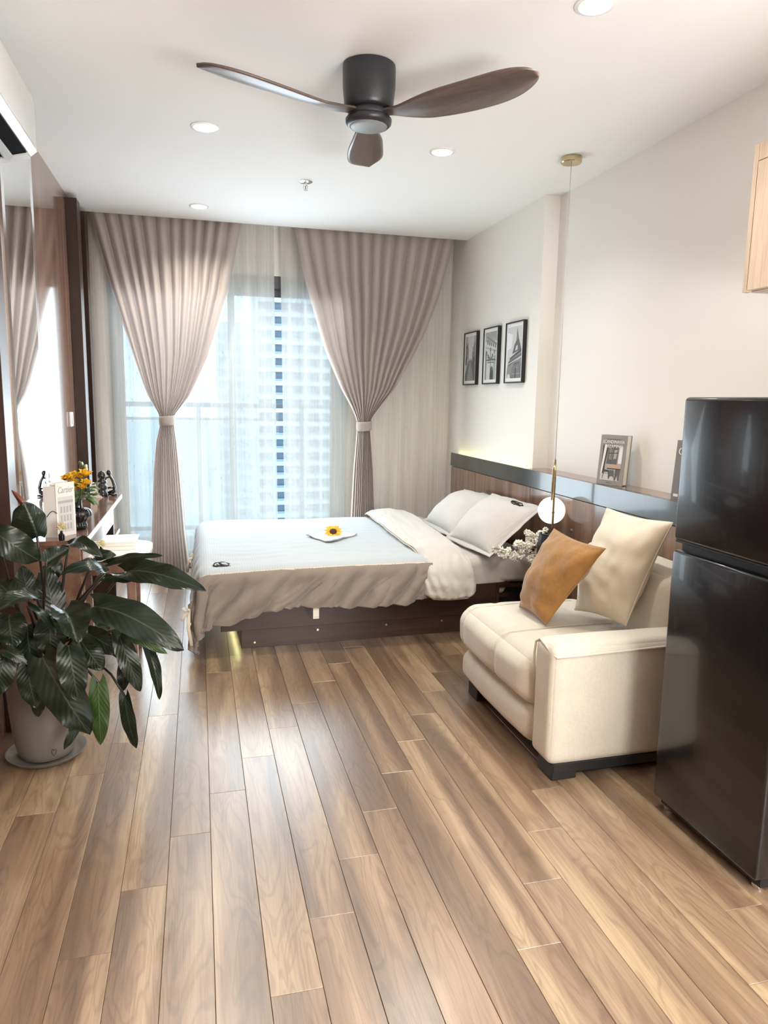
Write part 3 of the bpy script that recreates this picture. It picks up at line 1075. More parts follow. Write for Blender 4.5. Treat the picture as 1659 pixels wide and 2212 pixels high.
c = thing('paper_card', 'white card tucked on the dark post at the left picture edge', 'card', (-0.745, 2.998, 1.15))
bm = prism(new_bm(), [(-0.779, 2.9995, 1.090), (-0.741, 2.9995, 1.098), (-0.757, 2.9995, 1.205), (-0.779, 2.9995, 1.200)], (0, -0.003, 0))
part('sheet', bm, book_white, c, 0)
bm = prism(new_bm(), [(-0.778, 2.9963, 1.098), (-0.745, 2.9963, 1.105), (-0.759, 2.9963, 1.198), (-0.778, 2.9963, 1.194)], (0, -0.0004, 0))
part('border', bm, print_white, c, 0)

# ------------------------------------------------------------------ air conditioner
AY0, AY1 = 2.15, 3.035
ac = thing('air_conditioner', 'white wall air conditioner with open louvres high on the left wall', 'air conditioner', (-0.67, 2.6, 2.16))
prof = [(-0.78, 2.17), (-0.78, 2.455), (-0.62, 2.455), (-0.585, 2.445), (-0.562, 2.42), (-0.555, 2.39), (-0.555, 2.235), (-0.560, 2.228), (-0.58, 2.219), (-0.63, 2.212), (-0.70, 2.20), (-0.745, 2.17)]
bm = prism(new_bm(), [(x, AY0, z) for x, z in prof], (0, AY1 - AY0, 0))
part('housing', bm, white_plastic, ac, 30)
part('front_panel', box(new_bm(), -0.556, -0.551, AY0 + 0.01, AY1 - 0.02, 2.24, 2.385, 0.003, 2), white_plastic, ac)
part('front_strip', slab3(new_bm(), (-0.553, AY0 + 0.005, 2.232), (0, AY1 - AY0 - 0.015, 0), (-0.022, 0, -0.019), (0.002, 0, -0.003)), white_plastic, ac, 0)
AP = lambda q, dz=0.0: Vector((-0.577 - 0.150 * q, AY0 + 0.005, 2.210 - 0.040 * q + dz))     # across the slanted underside
AD = Vector((0, AY1 - AY0 - 0.06, 0))
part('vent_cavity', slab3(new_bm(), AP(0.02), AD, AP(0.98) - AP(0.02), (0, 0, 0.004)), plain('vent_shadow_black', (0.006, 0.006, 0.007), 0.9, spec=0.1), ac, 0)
for q0, q1 in ((0.30, 0.52), (0.74, 0.84)):
    bm = new_bm()
    grid(bm, 8, 2, lambda u, w: AP(q0 + (q1 - q0) * u, -0.006 - 0.010 * math.sin(PI * u)) + AD * w)
    o = part('louvre', bm, white_plastic, ac, 180)
    o.modifiers.new('thick', 'SOLIDIFY').thickness = 0.003
part('lower_lip', slab3(new_bm(), AP(0.86, -0.002), AD + Vector((0, 0.04, 0)), AP(1.22) - AP(0.86), (0, 0, -0.010)), white_plastic, ac, 0)
part('end_cap', slab3(new_bm(), AP(0.0) + AD, (0, 0.05, 0), AP(1.0) - AP(0.0), (0, 0, -0.006)), white_plastic, ac, 0)
part('label_sticker', box(new_bm(), -0.752, -0.725, 2.55, 2.80, 2.1505, 2.158), plain('blue_print', (0.12, 0.22, 0.45), 0.5), ac, 0)

# ------------------------------------------------------------------ headboard
hb = thing('headboard', 'long walnut headboard with black gloss band and top ledge along the right wall', 'headboard', (2.05, 3.8, 0))
HY = (5.575, 5.36, 5.03, 4.10, 2.88, 2.02)
for a, b in zip(HY, HY[1:]):
    part('panel', box(new_bm(), 2.012, 2.03, b + 0.003, a - 0.003, 0.0, 0.825, 0.001, 1), head_wood, hb)
part('backing', box(new_bm(), 2.03, XC - 0.002, 2.02, 5.57, 0, 0.90), black_matte, hb, 0)
part('black_band', box(new_bm(), 2.008, 2.03, 2.02, 5.575, 0.829, 0.9355, 0.001, 1), black_gloss, hb)
lg_ = thing('wall_ledge', 'wooden ledge on top of the headboard, carrying the grey books', 'shelf', (2.1, 3.1, 0.915))
part('board', box(new_bm(), 2.031, XR, 2.02, 4.198, 0.915, 0.936, 0.001, 1), desk_wood, lg_)
part('light_strip', box(new_bm(), 2.036, 2.046, 4.24, 5.55, 0.905, 0.912), strip_glow, hb, 0)
kb = new_bm()
cyl(kb, (2.012, 3.565, 0.645), (2.004, 3.565, 0.645), 0.010, n=20)
part('knob', kb, chrome, hb)

# ------------------------------------------------------------------ bed
bed = thing('bed', 'dark brown platform bed with recessed plinth and grey fitted sheet', 'bed', (0.2, 3.8, 0), rotz=0.035)


def bedpart(name, bm, mat, smooth=35.0, parent=None, label=None):
    bmesh.ops.translate(bm, verts=bm.verts[:], vec=(-0.2, -3.8, 0))
    return part(name, bm, mat, parent or bed, smooth, label, local=True)


bedpart('plinth_side', box(new_bm(), 0.20, 1.95, 3.805, 3.825, 0.0, 0.103, 0.001, 1), bed_wood)
bedpart('plinth_end', box(new_bm(), 0.20, 0.22, 3.826, 5.20, 0.0, 0.103, 0.001, 1), bed_wood)
for x in (0.27, 0.62, 1.02, 1.36):
    kb = new_bm()
    cyl(kb, (x, 3.805, 0.075 if x > 0.3 else 0.03), (x, 3.803, 0.075 if x > 0.3 else 0.03), 0.006, n=12)
    bedpart('screw_cap', kb, brass)
sp = bedpart('side_board', box(new_bm(), 0.09, 1.70, 3.795, 3.820, 0.105, 0.285, 0.001, 1), bed_wood)
bedpart('end_board', box(new_bm(), 0.09, 0.115, 3.821, 5.36, 0.105, 0.285, 0.001, 1), bed_wood)
bedpart('platform', box(new_bm(), 0.116, 1.79, 3.822, 5.36, 0.19, 0.212), bed_wood, 0)
bedpart('niche_inside', box(new_bm(), 1.722, 1.966, 3.87, 4.046, 0.126, 0.254), black_matte, 0)
nb = new_bm()
box(nb, 1.702, 1.72, 3.795, 4.05, 0.105, 0.285)
box(nb, 1.72, 1.785, 3.795, 4.05, 0.262, 0.285)
box(nb, 1.72, 1.785, 3.795, 4.05, 0.105, 0.125)
box(nb, 1.702, 1.985, 4.05, 4.07, 0.105, 0.262)
box(nb, 1.72, 1.985, 3.80, 4.05, 0.105, 0.125)
box(nb, 1.72, 1.985, 3.795, 4.05, 0.255, 0.268)
box(nb, 1.967, 1.985, 3.80, 4.05, 0.125, 0.255)
bedpart('open_niche', nb, bed_wood, 0)
bedpart('light_strip', box(new_bm(), 0.19, 0.197, 3.90, 5.15, 0.092, 0.100), strip_glow, 0)


def soft_box(x0, x1, y0, y1, z0, z1, r, bulge=(0, 0, 0), n=18, grooves=(), wob=0.0, seed=0.0):
    """Rounded upholstery block with swelling faces and stitched-in grooves."""
    bm = new_bm()
    bmesh.ops.create_cube(bm, size=2.0)
    bmesh.ops.subdivide_edges(bm, edges=bm.edges[:], cuts=n, use_grid_fill=True)
    h = Vector(((x1 - x0) / 2, (y1 - y0) / 2, (z1 - z0) / 2))
    c = Vector(((x0 + x1) / 2, (y0 + y1) / 2, (z0 + z1) / 2))
    r = min(r, h.x * 0.98, h.y * 0.98, h.z * 0.98)
    for v in bm.verts:
        q = Vector([math.sin(t * PI / 2) for t in v.co])
        p = Vector((q.x * h.x, q.y * h.y, q.z * h.z))
        inn = Vector([max(-(hh - r), min(hh - r, t)) for t, hh in zip(p, h)])
        d = p - inn
        nrm = d.normalized() if d.length > 1e-6 else Vector((0, 0, 1))
        p = inn + nrm * r
        for i in range(3):
            j, k = (i + 1) % 3, (i + 2) % 3
            s = max(0.0, 1 - (q[j]) ** 2) * max(0.0, 1 - (q[k]) ** 2)
            p[i] += bulge[i] * (s ** 0.6) * nrm[i]
        w = c + p
        for ax, co, wd, dep in grooves:
            w -= nrm * dep * math.exp(-((w[ax] - co) / wd) ** 2)
        if wob:
            w += nrm * wob * nz(w.x * 6 + seed, w.y * 6, w.z * 6)
        v.co = w
    return bm


mt = bedpart('mattress', soft_box(0.13, 1.975 - 0.19, 3.815, 5.38, 0.205, 0.440, 0.045, (0, 0.012, 0.012), 26, (), 0.008, 2.0), sheet_cloth, 180)


def wr(x, y, z=0.0):
    return nz(x, y, z) + 0.5 * nz(2 * x + 9, 2 * y, z) + 0.25 * nz(4 * x, 4 * y + 3, z)


# head end of the mattress under the pillows
bedpart('mattress_head', soft_box(1.70, 1.99, 3.815, 5.30, 0.27, 0.438, 0.045, (0, 0.010, 0.010), 22, (), 0.008, 5.0), sheet_cloth, 180)

# ------------------------------------------------------------------ duvet
DX0, DYN, DYF, DZ = 0.000, 3.785, 5.33, 0.462      # foot edge, near edge, far edge, top
R_ = 0.080


def bend(e, flare=0.10):
    if e <= 0:
        return 0.0, 0.0
    q = R_ * PI / 2
    if e < q:
        a = e / R_
        return R_ * math.sin(a), R_ * (1 - math.cos(a))
    return R_ + (e - q) * flare, R_ + (e - q)


def duvet_pt(a, b, dn=0.0):
    """Cloth point: a is room X on the flat cloth, b is room Y; beyond the edges it hangs."""
    ex = max(0.0, DX0 + R_ * 0.5 - a)
    eyn = max(0.0, DYN + R_ * 0.2 - b)
    eyf = max(0.0, b - DYF)
    ey = eyn if eyn > 0 else eyf
    sy = -1.0 if eyn > 0 else 1.0
    e = math.hypot(ex, ey)
    x = max(a, DX0 + R_ * 0.5)
    y = min(max(b, DYN + R_ * 0.2), DYF)
    out, down = bend(e)
    fold = sstep(0.04, 0.18, e)
    # swelling of the filling and the loose folds of the hanging side
    top = DZ + 0.006 * wr(a * 2.2, b * 2.2) + 0.012 * sstep(0.0, 0.5, a) * sstep(5.4, 4.6, b) - 0.010 * sstep(4.9, 5.4, b)
    z = top - down
    if e > 0:
        ux, uy = -ex / e, sy * ey / e
        diag = math.sin(a * 34 - b * 30 + 2.6 * nz(a * 4, b * 4, 1.0)) + 0.6 * math.sin(a * 61 - b * 45 + 3 * nz(a * 6, b * 6, 4.0))
        amt = fold * (0.013 * diag + 0.016 * nz(a * 5, b * 3, 7.0) - 0.016 * abs(nz((a - b) * 11, (a + b) * 2.5, 11.0)) - 0.009 * abs(nz((a - 1.4 * b) * 22, (a + b) * 4, 15.0)) - 0.003 * abs(nz((a - 0.8 * b) * 40, (a + b) * 8, 25.0)))
        x += ux * (out + amt)
        y += uy * (out + amt)
        z += 0.012 * fold * nz(a * 7, b * 2, 3.0)
        z = max(z, 0.012 + 0.01 * (1 + nz(a * 9, b * 9, 2)))
    else:
        z += -0.006 * abs(nz(a * 3.5 + 3 * b, b * 9, 21.0)) + 0.0028 * wr(a * 9, b * 16, 2.0) + 0.002 * math.sin(b * 55 + 6 * nz(a * 2, b * 2, 5.0)) * sstep(0.2, 0.7, nz(a * 2.5, b * 2.5, 8) + 0.5)
    return Vector((x, y, z + dn))


def hem(a):
    """Length of cloth hanging over the near side at lengthwise position a."""
    return 0.285 + 0.010 * math.sin(a * 9) + 0.07 * sstep(0.40, -0.05, a)


dv = thing('duvet', 'pale blue-white striped duvet with taupe border spread over the bed', 'duvet', (0.7, 4.5, 0.46))
A0, A1 = DX0 + R_ * 0.5 - 0.385, 1.25
BORD = DYN - 0.055
bm = new_bm()
grid(bm, 96, 110, lambda u, v: duvet_pt(A0 + (A1 - A0) * u, BORD + (5.58 - BORD) * v))
tp = part('top_panel', bm, duvet_top, dv, 180)
bm = new_bm()


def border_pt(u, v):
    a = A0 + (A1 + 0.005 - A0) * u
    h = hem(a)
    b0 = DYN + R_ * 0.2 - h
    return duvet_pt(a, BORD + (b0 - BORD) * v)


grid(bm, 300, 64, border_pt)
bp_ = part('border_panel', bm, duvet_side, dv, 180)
for o in (tp, bp_):
    md = o.modifiers.new('thick', 'SOLIDIFY')
    md.thickness = 0.014
    md.offset = -1
bm = new_bm()
grid(bm, 110, 2, lambda u, v: duvet_pt(A0 + 0.01 + (A1 - A0 - 0.045) * u, BORD - 0.008 + 0.018 * v) + Vector((-0.0015, -0.002, 0.003)))
tr_ = part('trim_ribbon', bm, ribbon_cloth, dv, 180)
bm = new_bm()
for k in range(15):
    a = 0.02 + k * 0.077
    for j in range(4):
        p = duvet_pt(a + 0.008 * j, BORD + 0.002) + Vector((-0.002, -0.004, 0.0042))
        q = duvet_pt(a + 0.008 * j + 0.005, BORD + 0.002 + 0.003 * (-1) ** j) + Vector((-0.002, -0.004, 0.0042))
        tube(bm, [p, q], 0.0009, 4)
part('ribbon_print', bm, ink, tr_, 180)

# folded back head end: a puffy roll across the bed that spills over the near side
spine = [(1.395, 5.40, 0.475), (1.385, 5.2, 0.500), (1.375, 4.8, 0.505), (1.355, 4.4, 0.502), (1.345, 4.1, 0.500), (1.345, 3.93, 0.495), (1.350, 3.83, 0.475), (1.352, 3.745, 0.420), (1.356, 3.715, 0.35), (1.362, 3.71, 0.285), (1.368, 3.712, 0.245)]


def spine_at(t):
    f = t * (len(spine) - 1)
    i = min(int(f), len(spine) - 2)
    w = f - i
    P = [Vector(spine[max(0, min(len(spine) - 1, i + k))]) for k in (-1, 0, 1, 2)]
    return 0.5 * ((2 * P[1]) + (P[2] - P[0]) * w + (2 * P[0] - 5 * P[1] + 4 * P[2] - P[3]) * w * w + (3 * P[1] - P[0] - 3 * P[2] + P[3]) * w ** 3)


def roll(u, v):
    p = spine_at(u)
    t = (spine_at(min(1, u + 0.01)) - spine_at(max(0, u - 0.01))).normalized()
    s = Vector((1, 0, 0))
    n = s.cross(t).normalized() * -1
    if n.z < 0 and u < 0.5:
        n = -n
    th = 2 * PI * v
    wdt = 0.155 * (1 - 0.25 * sstep(0.90, 1.0, u)) * (0.94 + 0.06 * math.sin(u * 9))
    hgt = (0.030 + 0.020 * sstep(0.35, 0.75, u)) * (1 - 0.5 * sstep(0.94, 1.0, u))
    cs, sn = math.cos(th), math.sin(th)
    w = -0.010 * abs(nz(u * 9 + cs * 1.2, cs * 3, sn * 3 + u * 5)) - 0.004 * abs(nz(u * 26 + cs * 4, cs * 6, 4.0)) + 0.011 * nz(u * 12, cs * 1.5, sn * 1.5) + 0.006 * math.sin(cs * 16 + 5 * nz(u * 6, v * 3, 2)) * sstep(0.5, 0.8, u)
    return p + s * (cs * wdt) + n * (sn * hgt * (abs(cs) < 2) + w)


bm = new_bm()
rows = grid(bm, 140, 72, roll)
bmesh.ops.remove_doubles(bm, verts=bm.verts[:], dist=0.0006)
for end in (0.0, 1.0):
    ring = [Vector(roll(end, j / 72)) for j in range(72)]
    cen = sum(ring, Vector()) / 72
    vc = bm.verts.new(cen + (Vector((0, 0.0, -0.012)) if end else Vector((0, 0.01, 0))))
    vr = [bm.verts.new(p) for p in ring]
    for j in range(72):
        bm.faces.new((vc, vr[j], vr[(j + 1) % 72]))
bmesh.ops.remove_doubles(bm, verts=bm.verts[:], dist=0.0006)
bmesh.ops.recalc_face_normals(bm, faces=bm.faces[:])
part('folded_edge', bm, duvet_fold, dv, 180, label='ivory underside folded back')
bm = tube(new_bm(), [Vector(roll(0.03 + 0.68 * i / 24, 0.5)) + Vector((-0.004, 0, -0.006)) for i in range(25)], 0.0035, 6)
part('fold_piping', bm, ribbon_cloth, dv, 180)
tag_ = part('care_tag', box(new_bm(), 0.575, 0.607, 3.699, 3.7005, 0.178, 0.245), white_petal, dv, 0)
text_part('tag_print', '......', 0.020, ink, tag_, (0.578, 3.6985, 0.186), (1, 0, 0), (0, 0, 1), 0, 0.026)


def bow(c, ax, up, s, tails):
    bm = new_bm()
    c, ax, up = Vector(c), Vector(ax).normalized(), Vector(up).normalized()
    for sg in (-1, 1):
        tube(bm, [c, c + ax * (sg * s * 0.5) + up * (s * 0.28), c + ax * (sg * s) + up * (s * 0.12), c + ax * (sg * s * 0.8) - up * (s * 0.15), c], s * 0.16, 8, 0.22, up.cross(ax))
    sphere(bm, c, s * 0.2, 8, 6)
    for q in tails:
        tube(bm, [c, c * 0.5 + Vector(q) * 0.5 + Vector((-0.008, -0.004, 0)), Vector(q)], s * 0.2, 8, 0.15, (0, -1, 0.0))
    return bm


part('bow_tie', bow((-0.062, 4.42, 0.375), (0.2, 0.9, 0.3), (-0.3, 0, 0.9), 0.05, [(-0.085, 4.38, 0.31), (-0.08, 4.46, 0.31)]), ribbon_cloth, dv, 180)
part('bow_tie', bow((-0.072, 3.745, 0.25), (0.5, 0.6, -0.3), (-0.5, -0.2, 0.7), 0.045, [(-0.062, 3.69, 0.075), (-0.105, 3.72, 0.20)]), ribbon_cloth, dv, 180)


def swirl(f, s):
    """Embroidered monogram: interlaced flourishes drawn with thread on a surface f(du, dv)."""
    bm = new_bm()
    curves = [[(0.45, 0.62), (0.10, 0.85), (-0.28, 0.58), (-0.02, 0.12), (0.30, -0.32), (0.02, -0.75), (-0.42, -0.58)],
              [(-0.15, 0.92), (-0.72, 0.55), (-0.90, 0.0), (-0.62, -0.5), (-0.12, -0.78)],
              [(0.52, 0.52), (0.86, 0.12), (0.62, -0.42), (0.30, -0.62)],
              [(-0.98, -0.18), (-0.45, -0.22), (0.20, -0.05), (0.95, -0.55)], [(-0.55, 0.25), (-0.45, 0.0), (-0.5, -0.25)]]
    for c in curves:
        pts = [f(x * s, y * s) for x, y in c]
        n = len(pts)
        tube(bm, pts, [s * (0.025 + 0.055 * math.sin(PI * i / (n - 1))) for i in range(n)], 6)
    return bm


part('monogram', swirl(lambda x, y: duvet_pt(0.105 + x, 3.845 + y * 1.3) + Vector((-0.003, -0.003, 0.004)), 0.048), ink, dv, 180)

# ------------------------------------------------------------------ napkin and sunflower on the duvet
nk = thing('napkin', 'white folded napkin under the sunflower on the duvet', 'napkin', (0.81, 4.48, 0.47))
nc = [Vector((0.655, 4.50)), Vector((0.770, 4.27)), Vector((0.985, 4.49)), Vector((0.86, 4.72))]


def nap(u, v):
    p = nc[0] * (1 - u) * (1 - v) + nc[1] * u * (1 - v) + nc[2] * u * v + nc[3] * (1 - u) * v
    e = min(u, v, 1 - u, 1 - v)
    lift = 0.010 * sstep(0.3, 0.0, 1 - u) * (0.5 + 0.5 * math.sin(v * 6)) + 0.008 * sstep(0.25, 0.0, v) * (0.5 + 0.5 * math.cos(u * 5))
    return duvet_pt(p.x, p.y, 0.005 + lift + 0.002 * nz(p.x * 20, p.y * 20, 0))


bm = new_bm()
grid(bm, 24, 24, nap)
o = part('cloth', bm, napkin_cloth, nk, 180)
o.modifiers.new('thick', 'SOLIDIFY').thickness = 0.004
bm = tube(new_bm(), [nap(1.0, i / 14) + Vector((0, -0.001, 0.001)) for i in range(15)] , 0.0022, 6)
tube(bm, [nap(i / 14, 0.0) + Vector((-0.001, -0.001, 0.001)) for i in range(15)], 0.0022, 6)
part('hem', bm, GREYS[3], nk, 180, label='grey hem')
SF = Vector((0.835, 4.53, 0.495))
sf = thing('sunflower', 'orange sunflower bloom with dark centre lying on the white napkin', 'flower', SF)
ax_ = Vector((-0.05, -0.62, 0.78)).normalized()
ea = ax_.cross(Vector((1, 0, 0))).normalized()
eb = ax_.cross(ea)
rg = random.Random(3)
for k in range(22):
    th = 2 * PI * k / 22 + rg.uniform(-0.08, 0.08)
    o1 = ea * math.cos(th) + eb * math.sin(th)
    bm = new_bm()
    ln = 0.040 * rg.uniform(0.9, 1.1)
    bend_ = rg.uniform(-0.002, 0.012)
    small_leaf(bm, SF + o1 * 0.018 + ax_ * (0.004 * (k % 2)), o1 + ax_ * bend_ * 20, ax_, ln, 0.0095)
    part('petal', bm, orange_petal if k % 3 else yellow_petal, sf, 180)
bm = new_bm()
sphere(bm, (0, 0, 0), 0.024, 20, 12, (1, 1, 0.45))
q_ = ax_.to_track_quat('Z', 'Y').to_matrix().to_4x4()
bmesh.ops.transform(bm, matrix=Matrix.Translation(SF + ax_ * 0.004) @ q_, verts=bm.verts[:])
part('seed_head', bm, seed_brown, sf, 180)
part('stem', tube(new_bm(), [SF - ax_ * 0.002, SF - ax_ * 0.012 + Vector((0.0, 0.01, -0.002)), SF + Vector((0.01, 0.06, -0.010))], 0.0035, 8), green_stem, sf, 180)


# ------------------------------------------------------------------ pillows and cushions
def pillow(P, thick, pinch=0.06, n=26, flange=0.0, wob=0.004, seed=0.0, power=0.5, back=1.0, pleat=0.0):
    """Stuffed cover from its four corners (00, 10, 11, 01)."""
    P00, P10, P11, P01 = [Vector(p) for p in P]
    nrm = (P10 - P00).cross(P01 - P00).normalized()

    def base(u, v):
        su = 1 - pinch * math.sin(PI * v)
        sv = 1 - pinch * math.sin(PI * u)
        uu, vv = 0.5 + (u - 0.5) * su, 0.5 + (v - 0.5) * sv
        return P00 * (1 - uu) * (1 - vv) + P10 * uu * (1 - vv) + P11 * uu * vv + P01 * (1 - uu) * vv

    def surf(sg):
        def f(u, v):
            uu = 0.5 - 0.5 * math.cos(PI * u)
            vv = 0.5 - 0.5 * math.cos(PI * v)
            k = max(0.0, (1 - (2 * uu - 1) ** 2) * (1 - (2 * vv - 1) ** 2)) ** power
            p = base(uu, vv)
            e = min(uu, vv, 1 - uu, 1 - vv)
            cr = sstep(0.0, 0.06, e) * wob * (-1.1 * abs(nz(p.x * 7 + p.z * 9 + seed, p.y * 5 - p.z * 4, seed)) + nz(p.x * 11 + seed, p.y * 11, p.z * 11) + 0.5 * nz(p.x * 28, p.y * 28 + seed, p.z * 14))
            pl = pleat * math.sin((uu if e in (vv, 1 - vv) else vv) * 70) * sstep(0.14, 0.02, e) * sstep(0, 0.02, e)
            return p + nrm * sg * (thick * k * (1 if sg > 0 else back) + cr + pl)
        return f
    bm = new_bm()
    grid(bm, n, n, surf(1))
    b2 = new_bm()
    grid(b2, n, n, surf(-1))
    bmesh.ops.reverse_faces(b2, faces=b2.faces[:])
    me = bpy.data.meshes.new('tmp')
    b2.to_mesh(me)
    b2.free()
    bm.from_mesh(me)
    bpy.data.meshes.remove(me)
    bmesh.ops.remove_doubles(bm, verts=bm.verts[:], dist=0.0004)
    bmesh.ops.recalc_face_normals(bm, faces=bm.faces[:])
    return bm, base, nrm, surf(1)


def edge_loop(base, n=22):
    L = [base(i / n, 0) for i in range(n)] + [base(1, i / n) for i in range(n)]
    return L + [base(1 - i / n, 1) for i in range(n)] + [base(0, 1 - i / n) for i in range(n + 1)]


def flange_ruffle(base, nrm, wd, seed):
    bm = new_bm()
    L = edge_loop(base, 24)
    c = sum(L, Vector()) / len(L)
    m = len(L)

    def f(u, v):
        i = min(int(u * (m - 1) + 1e-6), m - 1)
        p = L[i]
        d = (p - c)
        d = (d - nrm * d.dot(nrm)).normalized()
        return p + d * wd * (v * 1.15 - 0.15) + nrm * (0.009 * nz(p.x * 16, p.y * 16 + seed, p.z * 16) * v)
    grid(bm, m - 1, 3, f)
    return bm


P1 = [(1.600, 4.965, 0.475), (1.605, 4.345, 0.470), (1.925, 4.33, 0.715), (1.925, 5.02, 0.685)]
P2 = [(1.565, 4.320, 0.480), (1.620, 3.775, 0.475), (1.925, 3.800, 0.735), (1.880, 4.385, 0.735)]
for P, lab, sd in ((P1, 'pale grey ruffled pillow nearest the window, leaning on the headboard', 1.0), (P2, 'pale grey ruffled pillow with black monogram, nearer the globe lamp', 4.0)):
    c = sum((Vector(p) for p in P), Vector()) / 4
    t = thing('pillow', lab, 'pillow', c, 'bed pillows')
    bm, base, nrm, sf_ = pillow(P, 0.120, 0.07, 30, seed=sd, wob=0.006, power=0.5, back=0.5, pleat=0.0025)
    part('cover', bm, pillow_cloth, t, 180)
    o = part('flange', flange_ruffle(base, nrm, 0.035, sd), pillow_cloth, t, 180)
    o.modifiers.new('thick', 'SOLIDIFY').thickness = 0.004
    L = edge_loop(base, 20)
    part('piping', tube(new_bm(), L, 0.003, 6), GREYS[4], t, 180)
    if sd > 3:
        part('monogram', swirl(lambda x, y: sf_(0.70 + x, 0.80 + y) + nrm * 0.003, 0.045 * 1.6), ink, t, 180)

# ------------------------------------------------------------------ sofa
so = thing('sofa', 'cream velvet sofa module with one arm and tufted seat, dark feet', 'sofa', (1.6, 2.6, 0))
g1 = [(1, 2.615, 0.010, 0.012), (1, 2.975, 0.010, 0.012), (0, 1.325, 0.008, 0.008)]
part('seat_cushion', soft_box(1.165, 1.80, 2.322, 3.075, 0.205, 0.415, 0.075, (0.020, 0.006, 0.016), 34, g1, 0.004, 1), sofa_cloth, so, 180)
part('seat_base', soft_box(1.180, 1.97, 2.318, 3.05, 0.055, 0.215, 0.060, (0.022, 0.0, 0.0), 28, [(1, 2.57, 0.010, 0.010), (1, 2.965, 0.010, 0.010)], 0.004, 3), sofa_cloth, so, 180)
part('arm', soft_box(1.185, 1.985, 2.165, 2.312, 0.062, 0.505, 0.030, (0.006, 0.006, 0.010), 24, (), 0.003, 5), sofa_cloth, so, 180)
part('backrest', soft_box(1.755, 1.965, 2.315, 3.05, 0.22, 0.70, 0.07, (0.03, 0.0, 0.012), 24, [(1, 2.46, 0.008, 0.008)], 0.003, 7), sofa_cloth, so, 180)
pip = [(1.187, 2.311, 0.30), (1.184, 2.311, 0.44), (1.186, 2.306, 0.484), (1.192, 2.285, 0.500), (1.188, 2.235, 0.492), (1.188, 2.190, 0.476), (1.200, 2.166, 0.468), (1.24, 2.160, 0.472), (1.32, 2.159, 0.474), (1.46, 2.158, 0.478), (1.62, 2.158, 0.482), (1.80, 2.160, 0.484), (1.97, 2.166, 0.484)]
part('piping', tube(new_bm(), pip, 0.0045, 8), sofa_cloth, so, 180)
for y in (2.615, 2.975):
    pts = [(1.163 - 0.004 * math.sin(PI * i / 8), y, 0.235 + 0.14 * i / 8) for i in range(9)]
    pts += [(1.185, y, 0.402), (1.22, y, 0.415), (1.32, y, 0.421), (1.5, y, 0.426), (1.70, y, 0.422)]
    part('stitch_seam', tube(new_bm(), pts, 0.0018, 5), sofa_cloth, so, 180)
part('base_rail', box(new_bm(), 1.25, 1.97, 2.205, 3.02, 0.004, 0.070), black_matte, so, 0)
part('arm_rail', box(new_bm(), 1.21, 1.98, 2.170, 2.20, 0.028, 0.064, 0.002, 1), black_matte, so)
for x, y in ((1.205, 2.172), (1.20, 2.88), (1.88, 2.172), (1.88, 2.88)):
    part('foot', box(new_bm(), x, x + 0.10, y, y + 0.11, 0.0, 0.062, 0.004, 1), black_matte, so)

CC = [(1.590, 2.745, 0.450), (1.640, 2.430, 0.475), (1.755, 2.345, 0.905), (1.745, 2.790, 0.895)]
t = thing('cushion', 'large cream square cushion leaning on the sofa back', 'cushion', sum((Vector(p) for p in CC), Vector()) / 4, 'sofa cushions')
bm, base, nrm, _s = pillow(CC, 0.10, 0.06, 36, seed=8, wob=0.014, power=0.5, back=0.7)
part('cover', bm, cream_cloth, t, 180)
part('piping', tube(new_bm(), edge_loop(base, 20), 0.0028, 6), cream_cloth, t, 180)
BC = [(1.395, 2.895, 0.432), (1.385, 2.615, 0.435), (1.535, 2.445, 0.790), (1.545, 2.890, 0.790)]
t = thing('cushion', 'caramel brown velvet cushion standing in front of the cream cushion', 'cushion', sum((Vector(p) for p in BC), Vector()) / 4, 'sofa cushions')
bm, base, nrm, _s = pillow(BC, 0.095, 0.07, 36, seed=14, wob=0.013, power=0.5, back=0.45)
part('cover', bm, brown_cloth, t, 180)
part('seam', tube(new_bm(), edge_loop(base, 20), 0.0022, 6), brown_cloth, t, 180)

# ------------------------------------------------------------------ tall black vase with white blossom
VB = Vector((1.905, 3.60, 0.0))
v = thing('floor_vase', 'tall black vase behind the brown cushion, holding white blossom', 'vase', VB)
part('body', lathe(new_bm(), [(0.045, 0), (0.055, 0.01), (0.065, 0.25), (0.072, 0.50), (0.066, 0.60), (0.060, 0.62)], VB, 28), black_matte, v)
part('rim', lathe(new_bm(), [(0.060, 0.62), (0.063, 0.626), (0.056, 0.628), (0.050, 0.60)], VB, 28, False), black_matte, v)
fs = thing('blossom_spray', 'spray of small white blossoms drooping beside the monogram pillow', 'flowers', VB + Vector((0, 0, 0.6)))
rg = random.Random(21)
mouth = VB + Vector((0, 0, 0.615))


